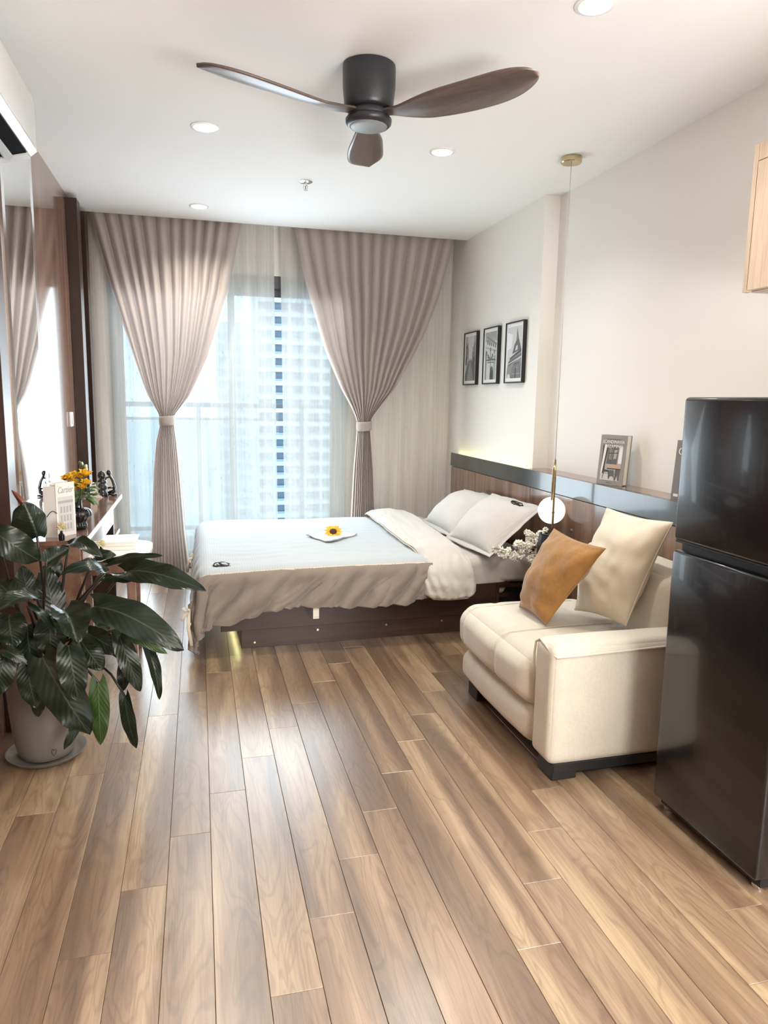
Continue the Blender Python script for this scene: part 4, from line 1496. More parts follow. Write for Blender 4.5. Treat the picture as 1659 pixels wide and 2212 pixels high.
def flower_sprig(pts, n, spread, r):
    P = [Vector(p) for p in pts]
    part('stem', tube(new_bm(), P, 0.0022, 6), green_stem, fs, 180)
    for k in range(n):
        f = 1.0 + (len(P) - 2) * (k + rg.random()) / n
        i = min(int(f), len(P) - 2)
        p = P[i].lerp(P[i + 1], f - i) + Vector((rg.uniform(-1, 1), rg.uniform(-1, 1), rg.uniform(-1, 1))) * spread
        bm = new_bm()
        nn = Vector((rg.uniform(-1, 0.2), rg.uniform(-1, 0.2), rg.uniform(-0.3, 1))).normalized()
        rr = r * rg.uniform(0.75, 1.2)
        a = nn.orthogonal().normalized()
        b = nn.cross(a)
        for lay, (m, tl) in enumerate(((5, 0.25), (5, 0.9))):
            for q in range(m):
                th = 2 * PI * (q + 0.5 * lay) / m
                o = a * math.cos(th) + b * math.sin(th)
                small_leaf(bm, p, o + nn * tl, nn, rr, rr * 0.50)
        part('blossom', bm, white_petal, fs, 180)
        if k % 4 == 0:
            bm = new_bm()
            sphere(bm, p + nn * rr * 0.3, rr * 0.22, 6, 5)
            part('bud', bm, green_stem, fs, 180)


flower_sprig([mouth, (1.87, 3.655, 0.60), (1.82, 3.685, 0.52), (1.76, 3.695, 0.485), (1.70, 3.695, 0.495), (1.63, 3.70, 0.512)], 32, 0.019, 0.024)
flower_sprig([mouth, (1.88, 3.64, 0.58), (1.86, 3.675, 0.50), (1.845, 3.685, 0.465), (1.84, 3.685, 0.45)], 18, 0.020, 0.024)
flower_sprig([mouth, (1.89, 3.64, 0.64), (1.85, 3.68, 0.59), (1.822, 3.695, 0.605), (1.805, 3.70, 0.625)], 16, 0.014, 0.019)
flower_sprig([mouth, (1.87, 3.655, 0.60), (1.81, 3.685, 0.55), (1.77, 3.695, 0.545), (1.75, 3.695, 0.545)], 18, 0.018, 0.023)
flower_sprig([mouth, (1.90, 3.64, 0.625), (1.92, 3.675, 0.60), (1.925, 3.69, 0.575)], 6, 0.014, 0.017)

# ------------------------------------------------------------------ fridge
fr = thing('refrigerator', 'glossy black two-door refrigerator at the right edge of the room', 'refrigerator', (1.8, 1.72, 0))
FY0, FY1 = 1.488, 1.957
part('cabinet', box(new_bm(), 1.535, 2.14, FY0 + 0.004, FY1 - 0.004, 0.035, 1.366, 0.008, 2), black_metal, fr)
part('lower_door', box(new_bm(), 1.470, 1.530, FY0, FY1, 0.040, 0.893, 0.012, 3), fridge_mat, fr)
ud_ = part('upper_door', box(new_bm(), 1.470, 1.530, FY0, FY1, 0.925, 1.376, 0.012, 3), fridge_mat, fr)
part('door_gap', box(new_bm(), 1.498, 1.535, FY0 + 0.012, FY1 - 0.012, 0.893, 0.925), black_matte, fr, 0)
part('grip_lip', box(new_bm(), 1.474, 1.500, FY0 + 0.004, FY1 - 0.004, 0.918, 0.926, 0.003, 1), black_metal, ud_)
part('kick_plate', box(new_bm(), 1.50, 1.60, FY0 + 0.01, FY1 - 0.01, 0.012, 0.040), black_matte, fr, 0)
for y in (FY0 + 0.035, FY1 - 0.035):
    part('foot', lathe(new_bm(), [(0.016, 0.0), (0.018, 0.004), (0.018, 0.012), (0.009, 0.014), (0.009, 0.035)], (1.515, y, 0), 18), chrome, fr)
    part('rear_foot', lathe(new_bm(), [(0.016, 0.0), (0.018, 0.004), (0.009, 0.014), (0.009, 0.036)], (2.10, y, 0), 14), black_matte, fr)

# ------------------------------------------------------------------ wall cabinet above
wc = thing('wall_cabinet', 'pale ash kitchen wall cabinet high at the right edge', 'cabinet', (2.0, 1.7, 1.75))
part('carcass', box(new_bm(), 1.872, XR, 1.10, 2.198, 1.745, 2.225), cab_wood, wc, 0)
part('side_edge', box(new_bm(), 1.850, 1.872, 2.178, 2.198, 1.743, 2.226), cab_wood, wc, 0)
part('top_filler', box(new_bm(), 1.851, 1.872, 1.10, 2.177, 2.172, 2.226), cab_wood, wc, 0)
part('door', box(new_bm(), 1.848, 1.869, 1.66, 2.174, 1.747, 2.168, 0.001, 1), cab_wood, wc)
part('door', box(new_bm(), 1.848, 1.869, 1.13, 1.656, 1.747, 2.168, 0.001, 1), cab_wood, wc)

# ------------------------------------------------------------------ ceiling fan
FC = Vector((0.655, 2.86, 0))
fan = thing('ceiling_fan', 'black flush-mount ceiling fan with three walnut blades', 'fan', FC + Vector((0, 0, 2.6)))
part('motor_housing', lathe(new_bm(), [(0.094, 2.600), (0.100, 2.596), (0.101, 2.585), (0.100, 2.52), (0.094, 2.46), (0.090, 2.446), (0.086, 2.442), (0.03, 2.440)], FC, 48, False), black_metal, fan, 50)
part('blade_ring', lathe(new_bm(), [(0.03, 2.442), (0.070, 2.442), (0.078, 2.436), (0.080, 2.420), (0.078, 2.414), (0.03, 2.414)], FC, 40, False), black_metal, fan, 50)
part('light_rim', lathe(new_bm(), [(0.03, 2.415), (0.083, 2.415), (0.089, 2.408), (0.087, 2.394), (0.076, 2.384), (0.072, 2.384)], FC, 48, False), black_metal, fan, 50)
part('light_disc', lathe(new_bm(), [(0.072, 2.386), (0.070, 2.382), (0.055, 2.379), (0.0005, 2.378)], FC, 40, False), fan_disc_mat, fan, 60)
blade = None
for ang in (75, 195, 315):
    bm = new_bm()

    def f(u, v):
        u = math.sin(u * PI / 2) ** 0.9
        r = 0.060 + 0.60 * u
        lead = 0.020 + 0.028 * sstep(0.0, 0.45, u)
        trail = 0.022 + 0.088 * math.sin(PI * min(1.0, 0.05 + u * 0.64)) ** 1.1
        tip = max(0.0, 1 - ((u - 0.70) / 0.30) ** 2.6) ** 0.5 if u > 0.70 else 1.0
        y = (-lead + (lead + trail) * v - 0.02) * tip + 0.02
        pitch = 0.30 * sstep(0.0, 0.30, u) * (1 - 0.35 * u)
        z = 2.428 - 0.008 * sstep(0, 0.15, u) + 0.036 * u ** 1.3 - y * math.tan(pitch) - 0.010 * math.sin(PI * v) * sstep(0.1, 0.4, u)
        return (r, y, z - 2.6)
    grid(bm, 60, 12, f)
    rz = Matrix.Rotation(math.radians(ang), 4, 'Z')
    me = finish('blade', bm, blade_wood, 180)
    o = bpy.data.objects.new('blade', me)
    COL.objects.link(o)
    o.parent = fan
    o.rotation_euler = (0, 0, math.radians(ang))
    md = o.modifiers.new('thick', 'SOLIDIFY')
    md.thickness = 0.007
    md.offset = 0

# ------------------------------------------------------------------ ceiling lights, sprinkler
def downlight(x, y, lab, power):
    d = thing('downlight', lab, 'light', (x, y, HC), 'recessed ceiling downlights')
    part('trim_ring', lathe(new_bm(), [(0.050, 2.6002), (0.064, 2.600), (0.064, 2.596), (0.052, 2.593), (0.048, 2.5985)], (x, y, 0), 36, False), white_lacquer, d, 60)
    part('lens', lathe(new_bm(), [(0.0495, 2.5945), (0.03, 2.594), (0.0005, 2.594)], (x, y, 0), 32, False), lamp_glow, d, 180)
    L = bpy.data.lights.new('downlight_beam', 'SPOT')
    L.energy = power
    L.color = (1.0, 0.94, 0.84)
    L.spot_size = math.radians(140)
    L.spot_blend = 0.8
    L.shadow_soft_size = 0.05
    o = bpy.data.objects.new('downlight_beam', L)
    COL.objects.link(o)
    o.location = (x, y, 2.58)


DLP = 40
downlight(0.057, 3.684, 'bright recessed downlight left of the fan', DLP)
downlight(1.223, 3.668, 'bright recessed downlight right of the fan, before the pendant', DLP)
downlight(0.034, 5.14, 'recessed downlight above the left curtain', DLP)
downlight(1.245, 2.245, 'recessed downlight cut by the top edge of the picture', DLP)
sp_ = thing('fire_sprinkler', 'small chrome fire sprinkler head on the ceiling', 'sprinkler', (0.633, 4.386, HC))
c0 = (0.633, 4.386, 0)
part('escutcheon', lathe(new_bm(), [(0.040, 2.600), (0.040, 2.597), (0.030, 2.592), (0.012, 2.591)], c0, 28, False), chrome, sp_, 60)
part('body', lathe(new_bm(), [(0.010, 2.593), (0.010, 2.578), (0.007, 2.576)], c0, 16), chrome, sp_)
bm = new_bm()
for s in (-1, 1):
    tube(bm, [(0.633 + s * 0.009, 4.386, 2.58), (0.633 + s * 0.013, 4.386, 2.567), (0.633 + s * 0.004, 4.386, 2.553)], 0.002, 6)
part('frame_arms', bm, chrome, sp_, 180)
part('bulb', lathe(new_bm(), [(0.0005, 2.577), (0.0025, 2.575), (0.0025, 2.558), (0.0005, 2.555)], c0, 10, False), plain('red_fluid', (0.35, 0.03, 0.02), 0.2), sp_, 180)
part('deflector', lathe(new_bm(), [(0.0005, 2.553), (0.013, 2.553), (0.013, 2.551), (0.0005, 2.551)], c0, 16, False), chrome, sp_)

# ------------------------------------------------------------------ pendant lamp
PX, PY = 1.885, 3.552
pl = thing('pendant_lamp', 'white globe pendant on a brass rod hanging beside the bed', 'lamp', (PX, PY, HC))
part('canopy', lathe(new_bm(), [(0.001, 2.600), (0.052, 2.600), (0.053, 2.597), (0.053, 2.574), (0.050, 2.570), (0.001, 2.570)], (PX, PY, 0), 40, False), brass, pl)
part('cord', tube(new_bm(), [(PX, PY, 2.571), (PX, PY, 1.03)], 0.0016, 8), plain('grey_cord', (0.55, 0.54, 0.52), 0.5), pl, 180)
part('ferrule', lathe(new_bm(), [(0.003, 1.050), (0.006, 1.046), (0.006, 1.018), (0.004, 1.015)], (PX, PY, 0), 16), brass, pl)
dn_ = Vector((0.47, 0.88, 0)).normalized()
rt_ = Vector((dn_.y, -dn_.x, 0))
c0 = Vector((PX, PY, 0))
part('long_tube', tube(new_bm(), [c0 + Vector((0, 0, 1.02)), c0 + rt_ * 0.003 + Vector((0, 0, 0.98)), c0 + rt_ * 0.004 + Vector((0, 0, 0.62))], 0.0058, 12), brass, pl, 180)
part('short_tube', tube(new_bm(), [c0 + Vector((0, 0, 1.02)), c0 - rt_ * 0.007 + dn_ * 0.006 + Vector((0, 0, 0.99)), c0 - rt_ * 0.008 + dn_ * 0.010 + Vector((0, 0, 0.82))], 0.0058, 12), brass, pl, 180)
bm = new_bm()
sphere(bm, c0 + dn_ * 0.084 + rt_ * -0.006 + Vector((0, 0, 0.752)), 0.076, 40, 24)
part('globe', bm, globe_glow, pl, 180)
bm = new_bm()
cyl(bm, c0 + rt_ * 0.004 + Vector((0, 0, 0.752)), c0 + dn_ * 0.012 + Vector((0, 0, 0.752)), 0.008, n=16)
part('globe_mount', bm, brass, pl)

# ------------------------------------------------------------------ framed prints
XF = XC


def frame(ya, yb, label):
    """Black box frame on the column; ya is the window side."""
    z0, z1 = 1.480, 1.882
    t = thing('framed_print', label, 'picture', (XF, (ya + yb) / 2, (z0 + z1) / 2), 'framed black and white prints')
    w = 0.008
    bm = new_bm()
    box(bm, XF - 0.026, XF, yb, ya, z1 - w, z1)
    box(bm, XF - 0.026, XF, yb, ya, z0, z0 + w)
    box(bm, XF - 0.026, XF, yb, yb + w, z0 + w, z1 - w)
    box(bm, XF - 0.026, XF, ya - w, ya, z0 + w, z1 - w)
    part('frame', bm, black_matte, t, 0)
    mo = part('mount', box(new_bm(), XF - 0.019, XF - 0.014, yb + w, ya - w, z0 + w, z1 - w), print_white, t, 0)
    return mo, ya, yb, z0, z1


def printed(t, name, ya, yb, z0, z1, polys, inset=0.03):
    """Flat printed shapes: polys are (shade, [(u, v)...]) on the picture area, u from the window side."""
    y0, y1 = ya - inset, yb + inset
    za, zb = z0 + inset + 0.002, z1 - inset - 0.002
    bm = new_bm()
    loc = Vector(root_loc(t))
    for i, (sh, pts) in enumerate(polys):
        x = XF - 0.0192 - 0.00004 * (i + 1)
        vs = [bm.verts.new(Vector((x, y0 + (y1 - y0) * u, za + (zb - za) * v))) for u, v in pts]
        try:
            fc = bm.faces.new(vs)
            fc.material_index = sh
        except ValueError:
            pass
    bmesh.ops.triangulate(bm, faces=[f for f in bm.faces if len(f.verts) > 4])
    return part(name, bm, GREYS + [print_white], t, 0)


def rect(a, b, c, d):
    return [(a, c), (b, c), (b, d), (a, d)]


rg = random.Random(5)
t, *g = frame(5.453, 5.186, 'framed black and white street print, nearest the curtain')
P = [(4, rect(0, 1, 0, 1)), (5, [(0.3, 0.5), (0.7, 0.5), (0.85, 1), (0.2, 1)]), (3, [(0, 0.42), (0.33, 0.52), (0.25, 0.86), (0.12, 0.8), (0, 0.95)]), (3, [(1, 0.42), (0.68, 0.53), (0.72, 0.74), (0.85, 0.80), (1, 0.92)])]
for k in range(26):
    u, v = rg.choice([rg.uniform(0, 0.28), rg.uniform(0.72, 0.95)]), rg.uniform(0.5, 0.82)
    P.append((rg.choice([1, 2, 4]), rect(u, u + 0.035, v, v + 0.05)))
P += [(2, [(0.0, 0.0), (1, 0.0), (1, 0.18), (0.66, 0.46), (0.36, 0.46), (0, 0.14)]), (3, [(0.22, 0.0), (0.86, 0.0), (0.60, 0.46), (0.42, 0.46)])]
for k in range(9):
    v = 0.02 + k * 0.045
    P.append((4, rect(0.42 - 0.01 * (9 - k), 0.52 + 0.004 * (9 - k), v, v + 0.010)))
P += [(1, rect(0.02, 0.14, 0.36, 0.52)), (2, [(0.72, 0.40), (0.98, 0.18), (0.98, 0.50), (0.76, 0.54)])]
printed(t, 'street_print', *g, P)
t, *g = frame(5.052, 4.782, 'framed black and white print of a facade and ornate lamps, in the middle')
P = [(5, rect(0, 1, 0, 1)), (4, rect(0, 1, 0.80, 1.0)), (3, [(0.15, 0.92), (1, 0.75), (1, 0.71), (0.15, 0.88)])]
for k in range(5):
    P.append((2, rect(0.18 + 0.17 * k, 0.27 + 0.17 * k, 0.74 - 0.02 * k, 0.84 - 0.025 * k)))
for k in range(16):
    P.append((4, rect(0.02 + 0.06 * k, 0.035 + 0.06 * k, 0.86, 1.0)))
P += [(4, [(0.05, 0.70), (1, 0.60), (1, 0.57), (0.05, 0.67)]), (3, rect(0.05, 0.15, 0.0, 0.62)), (4, rect(0.78, 0.95, 0.0, 0.50))]
P += [(2, [(0.48, 0.0), (0.80, 0.0), (0.80, 0.16), (0.72, 0.25), (0.64, 0.29), (0.55, 0.25), (0.48, 0.15)]), (1, [(0.55, 0.0), (0.73, 0.0), (0.73, 0.13), (0.64, 0.22), (0.55, 0.13)])]
P += [(1, rect(0.49, 0.52, 0.05, 0.68)), (2, rect(0.15, 0.92, 0.40, 0.425)), (2, rect(0.22, 0.85, 0.35, 0.365))]
for u, v in ((0.16, 0.52), (0.30, 0.46), (0.50, 0.60), (0.68, 0.47), (0.82, 0.54), (0.38, 0.41), (0.60, 0.40)):
    P.append((1, [(u - 0.05, v), (u + 0.05, v), (u + 0.035, v + 0.055), (u, v + 0.08), (u - 0.035, v + 0.055)]))
    P.append((4, rect(u - 0.02, u + 0.02, v + 0.01, v + 0.04)))
for k in range(20):
    u, v = rg.uniform(0.12, 0.9), rg.uniform(0.30, 0.48)
    P.append((rg.choice([1, 2, 3]), rect(u, u + 0.04, v, v + 0.018)))
printed(t, 'facade_print', *g, P)
t, *g = frame(4.655, 4.371, 'framed black and white print of an iron tower, nearest the column edge')
P = [(5, rect(0, 1, 0, 1)), (6, [(0, 0.55), (0.3, 0.6), (0.35, 0.85), (0, 0.9)])]
P += [(2, [(0.645, 0.97), (0.66, 0.97), (0.80, 0.72), (0.62, 0.72)]), (2, [(0.60, 0.72), (0.82, 0.74), (0.84, 0.69), (0.52, 0.66)]),
      (2, [(0.50, 0.66), (0.86, 0.69), (0.98, 0.55), (0.36, 0.47)]), (5, [(0.62, 0.62), (0.72, 0.64), (0.72, 0.55), (0.55, 0.53)]),
      (1, [(0.20, 0.40), (0.98, 0.56), (0.98, 0.50), (0.18, 0.35)]), (4, [(0.18, 0.35), (0.98, 0.50), (0.98, 0.485), (0.18, 0.335)]),
      (2, [(0.12, 0.335), (1.0, 0.485), (1.0, 0.40), (0.06, 0.25)]), (5, [(0.10, 0.285), (1.0, 0.425), (1.0, 0.40), (0.08, 0.265)]),
      (3, [(0.0, 0.0), (1.0, 0.0), (1.0, 0.40), (0.85, 0.36), (0.55, 0.33), (0.25, 0.27), (0.05, 0.25), (0, 0.10)]),
      (2, [(0.25, 0.0), (1.0, 0.0), (1.0, 0.26), (0.85, 0.32), (0.55, 0.30), (0.35, 0.20)]), (5, [(0.03, 0.0), (0.28, 0.0), (0.22, 0.07), (0.14, 0.09), (0.06, 0.07)])]
for k in range(8):
    P.append((4, [(0.30 + 0.08 * k, 0.02), (0.315 + 0.08 * k, 0.02), (0.36 + 0.08 * k, 0.24 + 0.006 * k), (0.345 + 0.08 * k, 0.24 + 0.006 * k)]))
for k in range(9):
    P.append((4, rect(0.24 + 0.08 * k, 0.25 + 0.08 * k, 0.37 + 0.016 * k, 0.40 + 0.016 * k)))
P += [(4, rect(0.40, 0.95, 0.08, 0.09)), (4, rect(0.62, 0.80, 0.20, 0.21)), (1, rect(0.60, 0.66, 0.0, 0.22)), (5, [(0.655, 0.97), (0.66, 0.97), (0.70, 0.74), (0.68, 0.74)])]
printed(t, 'tower_print', *g, P)

# ------------------------------------------------------------------ books on the ledge
C0 = Vector((2.026, 3.352, 0.9365))
bx = Vector((0.350, -0.937, 0)).normalized()
bn = Vector((0.937, 0.350, 0)).normalized()
up = Vector((0.020, 0.0075, 0.256)).normalized()
b = thing('design_book', 'grey hardback design book standing on the headboard ledge', 'book', C0)
W_, H_ = 0.158, 0.257
fc_ = part('front_cover', slab3(new_bm(), C0, bx * W_, bn * 0.003, up * H_), book_grey, b, 0)
part('page_block', slab3(new_bm(), C0 + bn * 0.003 + bx * 0.004 + up * 0.004, bx * (W_ - 0.009), bn * 0.034, up * (H_ - 0.008)), paper, b, 0)
part('back_cover', slab3(new_bm(), C0 + bn * 0.037, bx * W_, bn * 0.003, up * H_), book_grey, b, 0)
part('spine', slab3(new_bm(), C0 - bx * 0.003, bx * 0.003, bn * 0.040, up * H_), book_grey, b, 0)
nq = -bn


def cover_rect(bm, u0, u1, v0, v1, lift, quad=None):
    o0 = C0 + nq * lift
    pts = quad or [(u0, v0), (u1, v0), (u1, v1), (u0, v1)]
    vs = [bm.verts.new(o0 + bx * (W_ * u) + up * (H_ * v)) for u, v in pts]
    return bm.faces.new(vs)


bm = new_bm()
mats = GREYS + [print_white, tan_print]
for i, (mi, pts) in enumerate((
        (4, [(0.10, 0.09), (0.88, 0.09), (0.88, 0.80), (0.10, 0.80)]), (1, [(0.10, 0.80), (0.34, 0.80), (0.20, 0.22), (0.10, 0.22)]),
        (6, [(0.16, 0.80), (0.26, 0.80), (0.15, 0.22), (0.10, 0.22), (0.10, 0.30)]), (2, [(0.34, 0.78), (0.72, 0.78), (0.70, 0.42), (0.28, 0.42)]),
        (6, [(0.76, 0.78), (0.88, 0.78), (0.88, 0.44), (0.74, 0.44)]), (3, [(0.38, 0.74), (0.50, 0.76), (0.50, 0.50), (0.36, 0.52)]),
        (4, [(0.56, 0.70), (0.68, 0.72), (0.66, 0.54), (0.55, 0.52)]), (5, [(0.10, 0.09), (0.88, 0.09), (0.88, 0.20), (0.10, 0.22)]),
        (1, [(0.46, 0.76), (0.475, 0.76), (0.465, 0.42), (0.45, 0.42)]), (1, [(0.34, 0.64), (0.72, 0.66), (0.72, 0.645), (0.34, 0.625)]),
        (7, [(0.40, 0.40), (0.86, 0.41), (0.88, 0.34), (0.34, 0.34)]), (1, [(0.34, 0.34), (0.88, 0.34), (0.88, 0.32), (0.34, 0.32)]),
        (1, [(0.20, 0.42), (0.24, 0.42), (0.25, 0.28), (0.21, 0.28)]), (1, [(0.21, 0.30), (0.42, 0.30), (0.44, 0.26), (0.22, 0.26)]),
        (1, [(0.22, 0.27), (0.245, 0.27), (0.20, 0.12), (0.18, 0.12)]), (1, [(0.40, 0.27), (0.425, 0.27), (0.45, 0.12), (0.43, 0.12)]),
        (2, [(0.44, 0.30), (0.62, 0.30), (0.66, 0.12), (0.60, 0.18), (0.50, 0.18), (0.44, 0.10)]), (2, [(0.68, 0.32), (0.86, 0.32), (0.86, 0.10), (0.80, 0.10), (0.76, 0.20), (0.70, 0.10), (0.66, 0.10)]),
        (2, [(0.22, 0.915), (0.78, 0.915), (0.78, 0.925), (0.22, 0.925)]), (2, [(0.38, 0.045), (0.56, 0.045), (0.56, 0.052), (0.38, 0.052)]))):
    fc = cover_rect(bm, 0, 0, 0, 0, 0.0004 + 0.00008 * i, pts)
    fc.material_index = mi
part('cover_photo', bm, mats, fc_, 0)
text_part('lettering', 'SCANDINAVIA', 0.024, print_white, fc_, C0 + nq * 0.003 + bx * (W_ * 0.08) + up * (H_ * 0.835), bx, up, 0, W_ * 0.84)
text_part('lettering', 'DREAMING', 0.024, print_white, fc_, C0 + nq * 0.003 + bx * (W_ * 0.17) + up * (H_ * 0.745), bx, up, 0, W_ * 0.68)

C1 = Vector((2.045, 2.762, 0.9365))
b = thing('grey_book', 'grey book on the headboard ledge half hidden by the refrigerator', 'book', C1)
C0 = C1
bx = Vector((0.25, -0.968, 0)).normalized()
bn = Vector((0.968, 0.25, 0)).normalized()
fc_ = part('front_cover', slab3(new_bm(), C0, bx * 0.19, bn * 0.003, up * 0.262), plain('slate_cover', (0.21, 0.21, 0.215), 0.5), b, 0)
part('page_block', slab3(new_bm(), C0 + bn * 0.003 + bx * 0.004 + up * 0.004, bx * 0.18, bn * 0.024, up * 0.254), paper, b, 0)
part('back_cover', slab3(new_bm(), C0 + bn * 0.027, bx * 0.19, bn * 0.003, up * 0.262), MATS['slate_cover'], b, 0)
text_part('lettering', 'C', 0.046, print_white, fc_, C0 - bn * 0.003 + bx * 0.013 + up * 0.198, bx, up)
bm = slab3(new_bm(), C0 - bn * 0.0008 + bx * 0.012 + up * 0.012, bx * 0.025, bn * 0.0005, up * 0.012)
part('label_print', bm, print_white, b, 0)

# ------------------------------------------------------------------ potted plant
PC = Vector((-0.585, 2.775, 0))
sc_ = thing('plant_saucer', 'grey saucer under the white plant pot', 'saucer', PC)
part('dish', lathe(new_bm(), [(0.0005, 0.0), (0.105, 0.0), (0.125, 0.008), (0.140, 0.024), (0.142, 0.026), (0.137, 0.026), (0.120, 0.012), (0.100, 0.007), (0.0005, 0.007)], PC, 48, False), saucer_mat, sc_, 60)
pt = thing('potted_plant', 'dark glossy big-leaved philodendron in a white pot at the left edge', 'plant', PC + Vector((0, 0, 0.008)))
part('pot', lathe(new_bm(), [(0.0005, 0.008), (0.080, 0.008), (0.092, 0.014), (0.103, 0.040), (0.112, 0.10), (0.121, 0.20), (0.126, 0.30), (0.127, 0.375), (0.124, 0.380), (0.118, 0.375), (0.112, 0.30)], PC, 56, False), pot_mat, pt, 60)
part('soil', lathe(new_bm(), [(0.115, 0.345), (0.06, 0.352), (0.0005, 0.355)], PC, 32, False), soil_mat, pt, 180)
lg = Vector((-0.538, 2.663, 0.055))
bm = tube(new_bm(), [lg + Vector(p) for p in ((-0.008, -0.004, 0.012), (-0.004, -0.004, 0.018), (0.001, -0.004, 0.013), (0.006, -0.003, 0.018), (0.009, -0.002, 0.012), (0.004, -0.003, -0.002), (0.000, -0.004, -0.008), (-0.006, -0.004, 0.0), (-0.008, -0.004, 0.012))], 0.0012, 5)
part('pot_mark', bm, ink, pt, 180)
LEAVES=[
((-0.272, 2.66, 0.723),(0.012, 2.5, 0.683),0.125,(0.0, -0.75, 0.65),0.05,0.15),
((-0.354, 2.52, 0.64),(-0.065, 2.38, 0.517),0.165,(0.25, -0.75, 0.6),0.05,0.1),
((-0.433, 2.4, 0.668),(-0.38, 2.3, 0.584),0.15,(0.3, -0.6, 0.75),0.02,0.45),
((-0.544, 2.62, 0.868),(-0.576, 2.6, 0.993),0.15,(0.5, -0.85, -0.1),0.02,-0.25),
((-0.327, 2.6, 0.737),(-0.462, 2.52, 0.756),0.085,(0, -0.55, 0.85),0.045,0.1),
((-0.463, 2.72, 0.813),(-0.337, 2.62, 0.788),0.085,(0, -0.55, 0.85),0.04,0.2),
((-0.506, 2.55, 0.792),(-0.443, 2.62, 0.826),0.085,(-0.1, -0.95, -0.2),0,-0.25),
((-0.592, 2.3, 0.945),(-0.486, 2.36, 0.84),0.12,(0, -0.9, 0.3),0.03,0.1),
((-0.502, 2.38, 0.711),(-0.602, 2.28, 0.708),0.09,(0, -0.5, 0.9),0.03,0.25),
((-0.573, 2.42, 0.698),(-0.64, 2.46, 0.759),0.09,(0.1, -0.8, 0.6),0.02,0.3),
((-0.528, 2.36, 0.697),(-0.439, 2.3, 0.615),0.045,(0.6, -0.4, 0.7),0.02,0.2),
((-0.604, 2.72, 0.628),(-0.628, 2.76, 0.739),0.1,(0.2, -1, 0.1),0.01,0.1),
((-0.518, 2.7, 0.564),(-0.556, 2.76, 0.736),0.13,(0.3, -1, 0.1),0.01,0.1),
((-0.539, 2.8, 0.677),(-0.511, 2.82, 0.75),0.06,(0.2, -1, 0.1),0.01,0.1),
((-0.421, 2.38, 0.553),(-0.397, 2.36, 0.375),0.118,(0.2, -1, 0.2),0.03,0.12),
((-0.279, 2.5, 0.538),(-0.216, 2.48, 0.34),0.09,(0.15, -1, 0.15),0.03,0.12),
((-0.203, 2.56, 0.492),(-0.156, 2.52, 0.287),0.055,(0.5, -1, 0.1),0.03,0.3),
((-0.348, 2.46, 0.393),(-0.352, 2.48, 0.159),0.09,(0.1, -1, 0.1),0.015,0.08),
((-0.271, 2.52, 0.312),(-0.242, 2.54, 0.103),0.066,(-0.2, -1, 0.1),0.02,0.1),
((-0.503, 2.4, 0.515),(-0.376, 2.42, 0.226),0.17,(0.1, -1, 0.15),0.03,0.08),
((-0.435, 2.6, 0.216),(-0.489, 2.58, 0.105),0.05,(0.3, -1, 0),0.01,0.1),
((-0.604, 2.34, 0.569),(-0.529, 2.32, 0.522),0.05,(0, -0.7, 0.7),0.02,0.2),
((-0.598, 2.34, 0.544),(-0.626, 2.32, 0.427),0.11,(0.1, -1, 0.1),0.02,0.1),
((-0.299, 2.58, 0.536),(-0.123, 2.5, 0.462),0.07,(0.2, -0.8, 0.6),0.03,0.1),
((-0.369, 2.62, 0.6),(-0.323, 2.6, 0.532),0.08,(0.2, -0.9, 0.4),0.02,0.1),
((-0.388, 2.56, 0.535),(-0.266, 2.5, 0.474),0.1,(0.1, -1, 0.3),0.02,0.1),
((-0.404, 2.52, 0.523),(-0.337, 2.5, 0.42),0.11,(0.1, -1, 0.2),0.02,0.1),
((-0.274, 2.56, 0.422),(-0.281, 2.56, 0.316),0.06,(0.1, -1, 0.1),0.02,0.1),
((-0.588, 2.66, 0.969),(-0.629, 2.68, 1.025),0.03,(0.2, -1, 0),-0.03,-0.6),
((-0.382, 2.76, 0.759),(-0.304, 2.74, 0.769),0.06,(0, -0.8, 0.6),0.02,0.1),
((-0.345, 2.7, 0.696),(-0.224, 2.64, 0.695),0.055,(0, -0.7, 0.7),0.01,0.1),
((-0.337, 2.74, 0.739),(-0.137, 2.66, 0.78),0.05,(0, -0.7, 0.7),0.02,0.1),
((-0.553, 2.42, 0.48),(-0.531, 2.4, 0.345),0.1,(0.1, -1, 0.1),0.02,0.1),
((-0.602, 2.44, 0.648),(-0.585, 2.4, 0.552),0.13,(0.1, -1, 0.2),0.02,0.1),
((-0.484, 2.46, 0.619),(-0.482, 2.42, 0.506),0.13,(0.1, -1, 0.2),0.02,0.1),
((-0.563, 2.5, 0.595),(-0.543, 2.44, 0.472),0.13,(0.0, -1, 0.2),0.02,0.1),
((-0.533, 2.46, 0.38),(-0.549, 2.5, 0.272),0.06,(0.1, -1, 0.1),0.01,0.1),
]


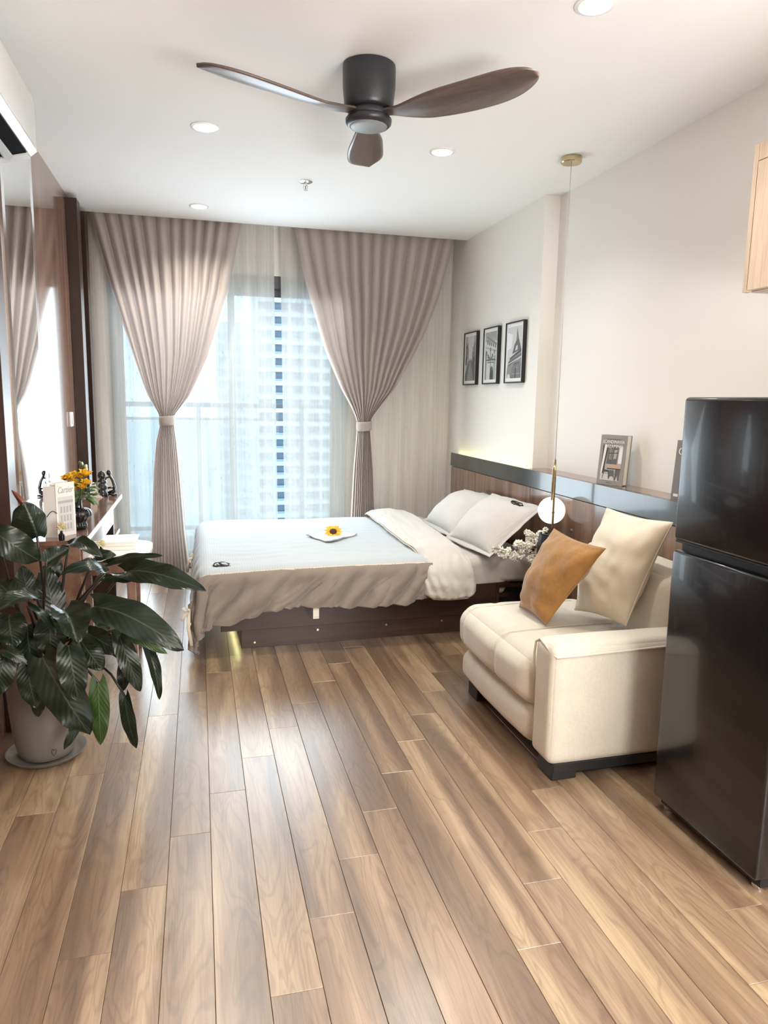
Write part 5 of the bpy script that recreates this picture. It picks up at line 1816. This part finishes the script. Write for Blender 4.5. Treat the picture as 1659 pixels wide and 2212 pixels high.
def leaf_mesh(B, T, w, face, sag, fold, seed):
    """One blade: heart-shaped base, pointed tip, arched along its midrib, waved edges."""
    B, T = Vector(B), Vector(T)
    d = T - B
    L = d.length
    d.normalize()
    n = Vector(face)
    n = (n - d * n.dot(d)).normalized()
    s = d.cross(n)
    bm = new_bm()

    def f(u, v):
        q = 2 * u - 1
        wid = 0.5 * w * 1.55 * ((v + 0.035) ** 0.42) * max(0.0, 1 - v) ** 0.72
        lobe = -0.13 * L * (abs(q) ** 2.2) * max(0.0, 1 - v / 0.30) ** 1.4
        if v < 0.02:
            wid *= 0.9
        along = L * (v + 0.02 * abs(q) * math.sin(PI * v)) + lobe
        h = sag * 4 * v * (1 - v) * (1.2 - 0.6 * v) + abs(q) ** 1.25 * wid * (fold * 2.2 - 0.25)
        h += (0.045 * w * math.sin(v * 15 + seed * 2.1 + q) + 0.06 * w * nz(v * 5 + seed, q * 1.3, seed)) * abs(q) ** 1.5
        return B + d * along + s * (q * wid) + n * h
    grid(bm, 12, 22, f, True)
    return bm


for i, (B, T, w, face, sag, fold) in enumerate(LEAVES):
    if i == 28:
        part('leaf_sheath', leaf_mesh(B, T, w, face, sag, fold, i), sheath_mat, pt, 180, label='red-brown young leaf sheath')
        continue
    green = i in (17, 23, 24)
    o = part('leaf', leaf_mesh(B, T, w, face, sag, fold, i), leaf_green if green else leaf_dark, pt, 180)
    Bv = Vector(B)
    rt = PC + Vector((0.05 * math.cos(i * 2.4), 0.05 * math.sin(i * 2.4), 0.35))
    mid = rt.lerp(Bv, 0.5) + Vector((0, 0, 0.04 + 0.10 * max(0, 0.55 - Bv.z)))
    if Bv.z < 0.45:
        mid = Vector((rt.x * 0.4 + Bv.x * 0.6, rt.y * 0.4 + Bv.y * 0.6 - 0.01, 0.45 + 0.08))
    pts = [rt.lerp(mid, k / 5) .lerp(mid.lerp(Bv, k / 5), k / 5) for k in range(6)]
    part('leaf_stalk', tube(new_bm(), pts, [0.0065, 0.006, 0.0055, 0.005, 0.0045, 0.004], 8), stalk_mat, pt, 180)
